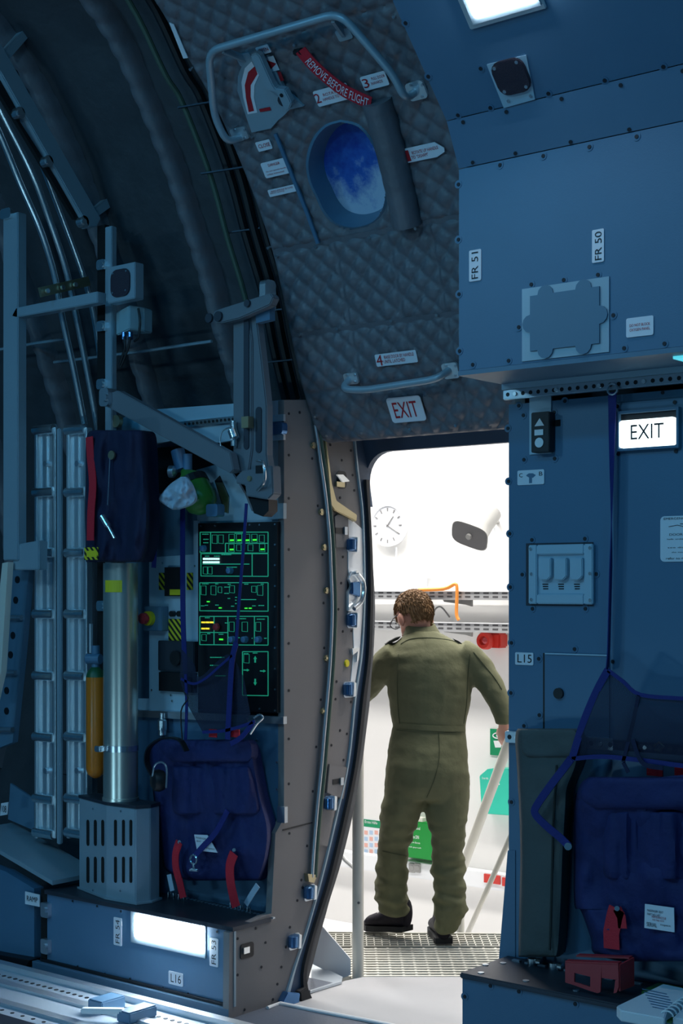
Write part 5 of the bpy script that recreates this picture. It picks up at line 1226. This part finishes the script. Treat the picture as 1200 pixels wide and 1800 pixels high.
TPh = TP(9.75); m0 = PT(825,942,9.25); th_ = PT(860,910,9.42); ax = (th_-m0).normalized(); sa = RT-ax*RT.dot(ax); sa.normalize(); sb_ = ax.cross(sa)*-1
def rsec(c, w_, h_, n=24, e=.55):
    return [c+sa*(w_*math.copysign(abs(math.cos(2*math.pi*k/n))**e, math.cos(2*math.pi*k/n)))+sb_*(h_*math.copysign(abs(math.sin(2*math.pi*k/n))**e, math.sin(2*math.pi*k/n))) for k in range(n)]
def loft(secs, cap=True):
    n = len(secs[0]); vs = [p for s in secs for p in s]; fs = [(i*n+k, i*n+(k+1) % n, (i+1)*n+(k+1) % n, (i+1)*n+k) for i in range(len(secs)-1) for k in range(n)]
    if cap: fs += [tuple(range(n-1, -1, -1)), tuple(range((len(secs)-1)*n, len(secs)*n))]
    return MB().add(vs, fs)
L = (th_-m0).length
loft([rsec(m0, .130, .085), rsec(m0+ax*.03, .115, .078), rsec(m0+ax*L*.4, .08, .07), rsec(m0+ax*L*.75, .066, .06, e=.8), rsec(m0+ax*L, .06, .058, e=1), rsec(m0+ax*(L+.06), .05, .05, e=1)]).build('horn_body', 'horn_grey', hn, smooth=True, angle=60)
loft([rsec(m0-ax*.004, .124, .080), rsec(m0+ax*.02, .105, .070), rsec(m0+ax*.022, .09, .07)], True).build('horn_mouth', 'horn_dark', hn, smooth=True)
MB().cyl(m0+ax*.02, m0-ax*.02, .022, .018, 14).build('horn_core', 'horn_grey', hn, smooth=True)
MB().tube([th_+RT*.03, HW.at(874,918)], .014, 8).build('bracket', 'horn_grey', hn)
MB().tube([HW.at(868,925,.02), HW.at(870,960,.02), HW.at(871,1008,.02)], .007, 6).build('speaker_conduit', 'white', label='thin conduit below the horn loudspeaker', cat='conduit')
MB().rrect(HW, 861, 1008, 881, 1026, 0, .05, .1).build('wall_box', 'white', label='small white junction box under the horn loudspeaker', cat='junction box')
for va, vb_, lab in ((1038,1053,'upper perforated metal cable tray on the far wall'), (1090,1106,'lower perforated metal cable tray on the far wall')):
    T_ = YP(YH-.35); p0, p1 = T_.at(600, va), T_.at(600, vb_); x0, x1 = p0.x-1.5, p0.x+2.6
    ctr = thing('cable_tray', (p0.x+.5, YH-.17, p1.z), lab, 'cable tray', 'cable trays')
    MB().bx(x0, x1, YH-.35, YH-.345, p1.z, p0.z).build('front_flange', 'tray_metal', ctr); MB().bx(x0, x1, YH-.345, YH-.03, p1.z, p1.z+.004).build('tray_floor', 'white', ctr)
    MB().bx(x0, x1, YH-.36, YH-.345, p0.z-.006, p0.z).build('flange_lip', 'white', ctr)
    s = MB()
    for k in range(60):
        for q in (.35, .75): zz = p1.z+(p0.z-p1.z)*q; s.bx(x0+.07*k, x0+.07*k+.04, YH-.352, YH-.35, zz-.005, zz+.005)
    s.build('tray_slots', 'horn_dark', ctr, kind='stuff')
    MB().poly(YP(YH-.2), [(778,vb_+1),(828,vb_+1),(828,vb_+13),(818,vb_+10),(780,vb_+5)], 0, .02).build('tray_bracket', 'horn_grey', ctr)
MB().tube([YP(YH-.38).at(u, v) for u, v in ((735,1037),(780,1035),(800,1027),(803,1040),(802,1078),(806,1090))], .012, 6, 4).build('orange_cable', 'cable_orange', label='orange cable looping over the upper cable tray', cat='cable', smooth=True)
MB().tube([YP(YH-.2).at(u, v) for u, v in ((758,1090),(764,1072),(775,1067),(790,1085))], .006, 6, 4).build('grey_cable', 'horn_grey', label='grey cable loop between the two cable trays', cat='cable', smooth=True)
cmr = thing('wall_camera', HW.at(740,1035), 'small white camera above the upper cable tray', 'camera')
MB().rrect(HW, 732, 1006, 750, 1016, 0, .10, .3).build('camera_head', 'white', cmr); MB().rect(HW, 736, 1016, 744, 1036, 0, .05).build('camera_stem', 'white', cmr)
al = thing('alarm_beacon', HW.at(860,1141), 'red alarm sounder with round lens under the lower cable tray', 'alarm')
MB().rect(HW, 851, 1113, 878, 1139, 0, .10).build('base', 'alarm_red', al, bevel=.01)
MB().lathe(YP(YH-.10).at(855,1126), (0,-1,0), [(0,.06),(.03,.058),(.045,.05),(.045,.03),(.03,.028)], 20).build('sounder', 'alarm_red', al, smooth=True)
MB().ball(YP(YH-.13).at(854,1126), .026).build('lens', 'red_plastic', al, smooth=True)
sg_ = MB().rect(HW, 861, 1282, 889, 1328, 0, .01).build('eyewash_sign', 'sign_green', label='green eyewash sign with white eye pictogram behind the handrail', cat='sign')
s = MB(); s.tube([HW.at(875+9*math.cos(k*math.pi/8), 1293+5*math.sin(k*math.pi/8), .012) for k in range(17)], .004, 5); s.disc(HW, 875, 1293, .014, .011, .002); s.poly(HW, [(867,1302),(883,1302),(880,1314),(870,1314)], .011, .002); s.build('symbol_marks', 'white', sg_)
tb = thing('teal_cabinet', HW.at(868,1434), 'teal first aid cabinet on the far wall behind the handrail', 'cabinet')
MB().poly(HW, [(842,1364),(856,1352),(900,1352),(900,1434),(846,1430)], 0, .12).build('body', 'box_teal', tb, bevel=.004)
t = MB(); text(t, '+', YP(YH-.12), 866, 1372, 878, 1384, .003); text(t, 'Erste Hilfe', YP(YH-.12), 847, 1366, 858, 1370, .003); t.build('lettering', 'white', tb)
fa = thing('first_aid_box', HW.at(738,1510), 'dark green first aid box with white print seen between the man\'s legs', 'box')
MB().rect(HW, 700, 1444, 760, 1509, 0, .12).build('body', 'box_green', fa, bevel=.006)
Fp = YP(YH-.12); MB().rect(Fp, 706, 1436, 742, 1444, -.06, .05).build('handle', 'rail_cream', fa)
t = MB(); text(t, 'Verband', Fp, 722, 1453, 738, 1458, .002); text(t, 'kasten DIN', Fp, 720, 1468, 736, 1474, .002); text(t, 'Erste Hilfe im Betrieb', Fp, 712, 1479, 738, 1482, .002); text(t, 'Inhalt geprueft', Fp, 715, 1488, 740, 1491, .002); t.build('lettering', 'white', fa)
po = thing('wall_poster', HW.at(652,1527), 'first aid instruction poster with green header beside the stand post', 'poster')
MB().rect(HW, 628, 1440, 672, 1528, 0, .004).build('sheet', 'paper', po); MB().rect(HW, 628, 1441, 672, 1454, .004, .001).build('header', 'sign_green', po)
t = MB(); text(t, 'Erste Hilfe', HW, 641, 1443, 663, 1448, .006); t.build('lettering', 'white', po)
mat('poster_pink', (.80, .45, .38), .7); mat('poster_blue', (.45, .60, .78), .7)
s = MB(); [s.rect(HW, 640+9*(k % 3), 1460+11*(k//3), 646+9*(k % 3), 1467+11*(k//3), .0045, .001) for k in range(0, 15, 2)]; s.build('print_lines', 'poster_pink', po)
s = MB(); [s.rect(HW, 640+9*(k % 3), 1460+11*(k//3), 646+9*(k % 3), 1467+11*(k//3), .0045, .001) for k in range(1, 15, 2)]; s.build('print_lines', 'poster_blue', po)
tk = HW.at(740,1512).z; tk2 = HW.at(740,1540).z
du_ = thing('cable_duct', (-6, YH-.04, tk2), 'white cable duct with sockets along the far wall', 'cable duct')
MB().bx(-11, 0, YH-.08, YH, tk2, tk).build('duct_body', 'white', du_, bevel=.004)
Q = YP(YH-.08)
for u in (723, 733): MB().rrect(Q, u-5, 1518, u+5, 1534, 0, .01, .1).disc(Q, u, 1526, .018, .01, .002).build('socket', 'horn_grey', du_)
MB().rect(Q, 850, 1538, 878, 1553, 0, .012).build('red_socket', 'alarm_red', du_); MB().rect(Q, 882, 1544, 905, 1559, 0, .012).build('red_socket', 'alarm_red', du_)
# ------------------------------------------------------------------ access stand: grating, post, rails
ZG = -.06
gr = thing('grating_platform', ZP(ZG).at(740,1700), 'metal grating platform of the access stand outside the doorway', 'grating')
A0 = ZP(ZG).at(640,1717); ex_ = RT; ey_ = FW
w0, w1 = -.16, 1.15
def bars(d0, d1, pitch, along, th, hgt, name, lo=w0, hi=w1, z=0):
    mb = MB(); n = int(((d1-d0) if along else (hi-lo))/pitch)
    for k in range(n+1):
        if along: p = A0+ey_*(d0+k*pitch)+ex_*lo; q = A0+ey_*(d0+k*pitch)+ex_*hi
        else: p = A0+ex_*(lo+k*pitch)+ey_*d0; q = A0+ex_*(lo+k*pitch)+ey_*d1
        mb.bar(p-UP*(hgt/2-z), q-UP*(hgt/2-z), th, hgt)
    return mb.build(name, 'grate', gr, kind='stuff')
bars(.02, .50, .042, True, .018, .03, 'bearing_bars'); bars(.0, .52, .055, False, .010, .012, 'cross_rods', z=-.004)
bars(.54, .78, .040, True, .008, .03, 'tread_bars'); bars(.53, .79, .036, False, .005, .02, 'tread_rods')
MB().bar(A0+ey_*.80+ex_*w0-UP*.015, A0+ey_*.74+ex_*w1-UP*.015, .012, .04).build('edge_bar', 'grate', gr)
MB().prism([A0+ey_*.0+ex_*w0-UP*.10, A0+ex_*w1-UP*.10, A0+ey_*.8+ex_*w1-UP*.10, A0+ey_*.8+ex_*w0-UP*.10], (0,0,-.01)).build('under_tray', 'horn_dark', gr)
po_ = thing('stand_post', PT(628,1717,6.22), 'cream tubular post standing at the left of the doorway platform', 'post')
p = PT(629,1717,6.22); MB().cyl(V((p.x,p.y,-.1)), V((p.x,p.y,1.15)), .0245, n=16).build('tube', 'rail_cream', po_, smooth=True)
MB().cyl(PT(630,1587,6.19), PT(630,1587,6.17), .006, n=8).build('bolt', 'horn_dark', po_)
hr = MB().cyl(PT(906,1272,6.62), PT(812,1528,7.5), .0235, n=16).build('handrail', 'rail_cream', label='thick cream handrail slanting down under the man\'s right hand', cat='handrail', smooth=True)
MB().cyl(PT(904,1455,6.62), PT(822,1640,7.3), .013, n=14).build('handrail', 'rail_cream', label='thin cream lower rail slanting down beside the grating', cat='handrail', smooth=True)
MB().cyl(PT(809,1600,7.35), PT(809,1650,7.35), .02, n=12).build('rail_stub', 'rail_cream', label='short cream post stub behind the man\'s right leg', cat='post', smooth=True)
MB().tube([PT(596,1498,7.2), PT(606,1512,7.2), PT(622,1526,7.2)], .010, 8).build('left_rail', 'white', label='thin white rail left of the stand post', cat='rail', smooth=True)
sp_ = TP(6.17); MB().poly(sp_, [(540,1600),(566,1628),(616,1686),(616,1714),(600,1720),(540,1690)], 0, .02).build('stand_side_plate', 'white', label='white triangular side plate of the access stand', cat='plate')
# ------------------------------------------------------------------ the man in the olive flight suit
from mathutils.bvhtree import BVHTree
TB0 = 6.78
pr = thing('person', PT(780,1665,TB0+.05), 'man in olive flight suit and black boots seen from behind, stepping off the grating', 'person')
PXM = FPX
def ring3(c, a, b, ra, rb, n=20): return [c+a*(ra*math.cos(2*math.pi*k/n))+b*(rb*math.sin(2*math.pi*k/n)) for k in range(n)]
def torso(rows, mb, sh=0.0, t0=TB0):
    secs = []
    for r in rows:
        v, a, b, d = r[:4]; t = t0+(r[4] if len(r) > 4 else 0); c = PT((a+b)/2, v, t); secs.append(ring3(c, RT, FW, (b-a)/2*t/FPX-sh, d-sh))
    m = loft(secs); mb.add(m.v, m.f)
def limb(pts, mb, sh=0.0, flat=1.0):
    P = [PT(u, v, TB0+dt) for u, v, r, dt in pts]; secs = []
    for i, p in enumerate(P):
        d = (P[min(i+1, len(P)-1)]-P[max(i-1, 0)]).normalized(); b = FW-d*FW.dot(d); b.normalize(); a = d.cross(b)
        r = max(.006, pts[i][2]*TB0/FPX-sh); secs.append(ring3(p, a, b, r, r*flat, 16))
    m = loft(secs); mb.add(m.v, m.f)
def fuse(mb, name, mat_, vox, smooth_it, parent, disp=None):
    o = mb.build(name, None, parent, smooth=True, angle=180)
    r = o.modifiers.new('r', 'REMESH'); r.mode = 'VOXEL'; r.voxel_size = vox
    s = o.modifiers.new('s', 'SMOOTH'); s.iterations = smooth_it; s.factor = .5
    dg = bpy.context.evaluated_depsgraph_get(); dg.update(); me = bpy.data.meshes.new_from_object(o.evaluated_get(dg)); o.modifiers.clear()
    old = o.data; o.data = me; bpy.data.meshes.remove(old); me.name = name
    if disp:
        ns = [v.normal.copy() for v in me.vertices]
        for v, n_ in zip(me.vertices, ns): v.co += n_*disp(v.co+wloc(o))
    for p in me.polygons: p.use_smooth = True
    me.materials.append(M[mat_]); return o
TR = [(1108,722,764,.06,.03),(1120,706,788,.085,.02),(1133,692,812,.10,.01),(1150,684,824,.118),(1180,680,828,.132),(1215,680,829,.13),(1245,684,825,.125),(1275,689,818,.12),(1290,686,819,.125),(1320,681,822,.14,-.01),(1350,678,824,.15,-.015),(1380,676,826,.14,-.01),(1402,678,825,.12)]
LL = [(1385,676,752,.115),(1420,670,742,.11,.01),(1450,667,733,.10,.03),(1480,665,722,.085,.05),(1500,663,716,.08,.07),(1530,660,717,.08,.08),(1560,658,717,.08,.09),(1590,662,717,.08,.10),(1608,668,717,.07,.10)]
RL = [(1385,748,826,.115),(1420,745,823,.11),(1455,753,819,.10),(1494,760,816,.085,.02),(1520,758,816,.085,.03),(1560,761,819,.085,.03),(1600,763,821,.082,.03),(1620,760,812,.075,.03),(1636,766,799,.06,.03)]
LA = [(700,1150,28,0),(684,1163,28,.02),(662,1186,25,.06),(642,1212,22,.12),(622,1238,19,.2),(604,1256,16,.28)]
RA = [(806,1148,28,0),(826,1158,27,.0),(846,1180,25,.0),(862,1204,23,-.02),(876,1234,20,-.04),(884,1260,16,-.05),(885,1274,14,-.05)]
sm_ = MB(); torso(TR, sm_); torso(LL, sm_); torso(RL, sm_); limb(LA, sm_); limb(RA, sm_)
def wr(p):
    q = p*9; low = 1-min(1, max(0, (p.z-.15)/.6)); f = noise.noise(V((q.x*1.0, q.y*1.0, q.z*2.6)))*.007+noise.noise(V((q.x*2.4, q.y*2.4, q.z*4.5)))*.004
    return f*(.55+1.3*low)+.004*math.sin(p.z*95+4*noise.noise(q*.7))*low
suit = fuse(sm_, 'flight_suit', 'suit', .011, 3, pr, wr)
bv = BVHTree.FromObject(suit, bpy.context.evaluated_depsgraph_get())
def onsuit(u, v, off=.002):
    o_ = wloc(suit); d = D(u, v).normalized(); h = bv.ray_cast(CAM-o_, d); return (h[0]+o_-d*off) if h[0] else PT(u, v, TB0-.12)
def seam(pts, r, name='seam', m='suit_dark', flat=None):
    P = crom([V((a, b, 0)) for a, b in pts], 6); q = [onsuit(p.x, p.y) for p in P]
    (MB().ribbon(q, UP, flat, .004) if flat else MB().tube(q, r, 5)).build(name, m, pr, smooth=True)
mat('suit_seam', (.075, .085, .045), .9)
seam([(704,1132),(722,1123),(755,1121),(790,1125),(806,1132)], .0018, 'yoke_seam', 'suit_seam')
seam([(697,1275),(720,1277),(755,1280),(795,1281),(815,1281)], 0, 'waist_band', 'suit', flat=.026)
seam([(697,1283),(720,1285),(755,1287),(795,1288),(816,1287)], .0018, 'waist_seam', 'suit_seam')
seam([(700,1150),(698,1190),(699,1240),(702,1272)], .0018, 'back_seam', 'suit_seam'); seam([(826,1150),(822,1190),(820,1235),(815,1272)], .0018, 'back_seam', 'suit_seam')
seam([(771,1288),(772,1330),(764,1368),(750,1402)], .0018, 'seat_seam', 'suit_seam')
seam([(672,1496),(690,1500),(715,1505)], .0022, 'knee_seam', 'suit_seam')
seam([(832,1146),(850,1168),(868,1190),(882,1212)], .0018, 'sleeve_seam', 'suit_seam')
# collar and shoulder tabs
cm = MB(); secs = [ring3(PT(742,1121,TB0+.03), RT, (FW+UP*.25).normalized(), .095, .075), ring3(PT(741,1108,TB0+.035), RT, (FW+UP*.2).normalized(), .078, .065), ring3(PT(738,1097,TB0+.045), RT, (FW+UP*.2).normalized(), .068, .060), ring3(PT(738,1098,TB0+.045), RT, (FW+UP*.2).normalized(), .060, .052), ring3(PT(740,1110,TB0+.04), RT, FW, .058, .05)]
loft(secs, False).build('collar', 'suit', pr, smooth=True)
for q in ([(676,1133),(684,1127),(696,1121),(704,1119),(700,1124),(686,1131)], [(797,1123),(806,1127),(818,1136),(812,1135),(802,1129)]):
    MB().prism([PT(u, v, TB0-.01) for u, v in q], FW*.06).build('shoulder_tab', 'suit_dark', pr)
# body: head, neck, hands as one continuous figure under the suit
HC = PT(727,1079,TB0+.07); fd = (FW*.78-RT*.52-UP*.42).normalized(); sd_ = fd.cross(UP).normalized(); ud = sd_.cross(fd).normalized()
bm_ = MB()
def ell(c, ra, rb, rc_, n=24, m=16):
    vs, fs = uvball((0,0,0), 1, n, m); return bm_.add([c+fd*(p.x*ra)+sd_*(p.y*rb)+ud*(p.z*rc_) for p in vs], fs)
ell(HC, .092, .074, .098); ell(HC+fd*.035-ud*.065, .058, .056, .055); ell(HC+fd*.05-ud*.1, .032, .034, .028)
ell(HC+fd*.098-ud*.025, .02, .012, .022); ell(HC+fd*.085+ud*.012, .015, .05, .012); ell(HC+fd*.085-ud*.068, .012, .024, .01)
for s_ in (-1, 1): ell(HC+sd_*s_*.084-ud*.03-fd*.004, .020, .011, .034)
nk = [ring3(HC-ud*.03-fd*.02, RT, FW, .052, .055), ring3(PT(737,1105,TB0+.05), RT, FW, .054, .056), ring3(PT(741,1125,TB0+.03), RT, FW, .062, .06), ring3(PT(745,1150,TB0+.02), RT, FW, .09, .07)]
m = loft(nk); bm_.add(m.v, m.f)
torso([r for r in TR if r[0] > 1130], bm_, .03); torso(LL[:-1], bm_, .03); torso(RL[:-2], bm_, .03)
limb(LA, bm_, .022); limb(RA, bm_, .018)
def hand(wrist, dirn, palm, thumb, curl):
    d = dirn.normalized(); side = thumb.normalized(); nrm = palm.normalized()
    c = [ring3(wrist-d*.02, side, nrm, .024, .019, 12), ring3(wrist+d*.02, side, nrm, .032, .017, 12), ring3(wrist+d*.055, side, nrm, .040, .016, 12), ring3(wrist+d*.088, side, nrm, .040, .013, 12)]
    m = loft(c); bm_.add(m.v, m.f)
    for k, l in enumerate((.068, .078, .072, .056)):
        b = wrist+d*.080+side*(.029-.019*k); e1 = b+(d*math.cos(curl*.5)+nrm*math.sin(curl*.5))*l*.48; e2 = e1+(d*math.cos(curl*1.3)+nrm*math.sin(curl*1.3))*l*.32; e3 = e2+(d*math.cos(curl*2)+nrm*math.sin(curl*2))*l*.25
        bm_.tube([b-d*.02, b, e1, e2, e3], [.0095, .0095, .009, .0085, .007], 8)
    b = wrist+d*.025+side*.028; e1 = b+(side*.7+d*.6+nrm*.35)*.035; e2 = e1+(side*.25+d*.7+nrm*.6)*.035
    bm_.tube([b-side*.015, b, e1, e2], [.013, .0125, .010, .008], 8)
rw = PT(885,1276,TB0-.05); hand(rw, (PT(888,1300,TB0-.06)-rw)+FW*.05, FW*.3-UP*.1+RT*.6, -RT*.6+FW*.7, .9)
lw = PT(602,1258,TB0+.29); hand(lw, PT(590,1278,TB0+.36)-lw, RT*.5-UP*.3, FW*.8+RT*.2, .8)
body = fuse(bm_, 'body', 'skin', .0055, 2, pr)
for s_ in (-1, 1):
    MB().ball(HC+fd*.088+sd_*s_*.031-ud*.002, .0115).build('eye', 'white', pr, smooth=True)
    MB().ball(HC+fd*.0965+sd_*s_*.031-ud*.002, .0055).build('iris', 'ink', pr, smooth=True)
MB().tube([HC+fd*.096-ud*.068+sd_*k for k in (-.022, -.01, 0, .01, .022)], .004, 6).build('lips', 'red_plastic', pr, smooth=True)
# hair: thick short cap from brow line to nape
vs, fs = uvball((0,0,0), 1, 48, 32); out = []
for p in vs:
    k = 1+.035*noise.noise(V((p.x*9, p.y*9, p.z*5)))+.02*noise.noise(V((p.x*24, p.y*24, p.z*12)))
    out.append(HC-fd*.006+ud*.004+fd*(p.x*.101*k)+sd_*(p.y*.082*k)+ud*(p.z*.106*k))
def keep(f_):
    c = sum((V(vs[i]) for i in f_), V((0,0,0)))/len(f_)
    return c.z > .55*max(0, c.x+.15)**.5*1.2-.62+(.42 if abs(c.y) > .72 and c.x > -.45 else 0) and c.x < .86
hm = MB().add(out, [f_ for f_ in fs if keep(f_)]); kf = [f_ for f_ in fs if keep(f_)]; random.seed(9)
for _ in range(2600):
    f_ = random.choice(kf); ws_ = [random.random() for _i in f_]; tot = sum(ws_); p = sum((out[i]*(a/tot) for i, a in zip(f_, ws_)), V((0,0,0)))
    n_ = (p-HC).normalized(); t_ = (-ud*.8+fd*.25+sd_*random.uniform(-.35,.35)-fd*(.6 if (p-HC).dot(fd) < 0 else 0)); t_ = (t_-n_*t_.dot(n_)).normalized(); s2 = t_.cross(n_)
    e_ = p+t_*random.uniform(.014,.024)+n_*random.uniform(.002,.006); w2 = .0018
    hm.add([p-n_*.003-s2*w2, p-n_*.003+s2*w2, p+n_*.003, e_], [(0,2,3),(2,1,3),(1,0,3)])
hr_ = hm.build('hair', 'hair', pr, smooth=True, angle=180)

# glasses
gl = MB()
for s_ in (-1, 1):
    c = HC+fd*.118+sd_*s_*.034-ud*.006; gl.tube([c+sd_*(.026*math.cos(a))+ud*(.021*math.sin(a)) for a in [k*math.pi/8 for k in range(17)]], .0022, 6)
    gl.tube([c+sd_*s_*.026, HC+fd*.06+sd_*s_*.08+ud*.0, HC-fd*.01+sd_*s_*.084+ud*.002], .0022, 6)
gl.tube([HC+fd*.12-sd_*.009, HC+fd*.12+sd_*.009], .0022, 6)
gl.build('glasses', 'ink', pr, smooth=True)
# boots
def boot(heel, toe, top, wd, zsole, name='boot'):
    f_ = (toe-heel); L_ = f_.length; f_.normalize(); s_ = f_.cross(UP).normalized(); u_ = UP; mb = MB(); secs = []
    for k, (x, hgt, w_) in enumerate(((-.02,.10,.5),(.0,.13,.85),(.12,.14,.95),(.3,.13,.95),(.42,.10,.95),(.58,.072,1.0),(.75,.06,1.02),(.9,.048,.88),(1.0,.028,.55))):
        c = heel+f_*(x*L_)+u_*(hgt/2+.02); secs.append(ring3(c, s_, u_, wd/2*w_, hgt/2+.004, 16))
    m = loft(secs); mb.add(m.v, m.f)
    c0 = heel+f_*(.2*L_)+u_*.1; m = loft([ring3(c0, s_, f_, wd*.46, .058, 16), ring3(top, s_, f_, wd*.5, .058, 16)]); mb.add(m.v, m.f)
    o = fuse(mb, name, 'boot', .007, 2, pr)
    sl_ = MB(); n = 10; Lf = [(0,.42),(.08,.47),(.3,.42),(.45,.42),(.65,.52),(.85,.5),(.97,.3)]
    pts = [heel+f_*(x*L_)+s_*(w_*wd) for x, w_ in Lf]+[heel+f_*(x*L_)-s_*(w_*wd) for x, w_ in reversed(Lf)]
    sl_.prism(pts, u_*.026); sl_.build('sole', 'rubber', o)
    lc = MB()
    for k in range(4): c = heel+f_*((.42+.07*k)*L_)+u_*(.135-.017*k); lc.tube([c-s_*.03, c+u_*.006, c+s_*.03], .003, 5)
    lc.build('laces', 'horn_grey', o, kind='stuff')
hl = PT(780,1659,TB0+.03); boot(hl, hl+FW*.27-RT*.02, PT(783,1632,TB0+.06), .095, 0)
hl = PT(716,1637,TB0+.12); boot(hl, PT(644,1634,TB0+.30), PT(695,1600,TB0+.12), .095, 0)
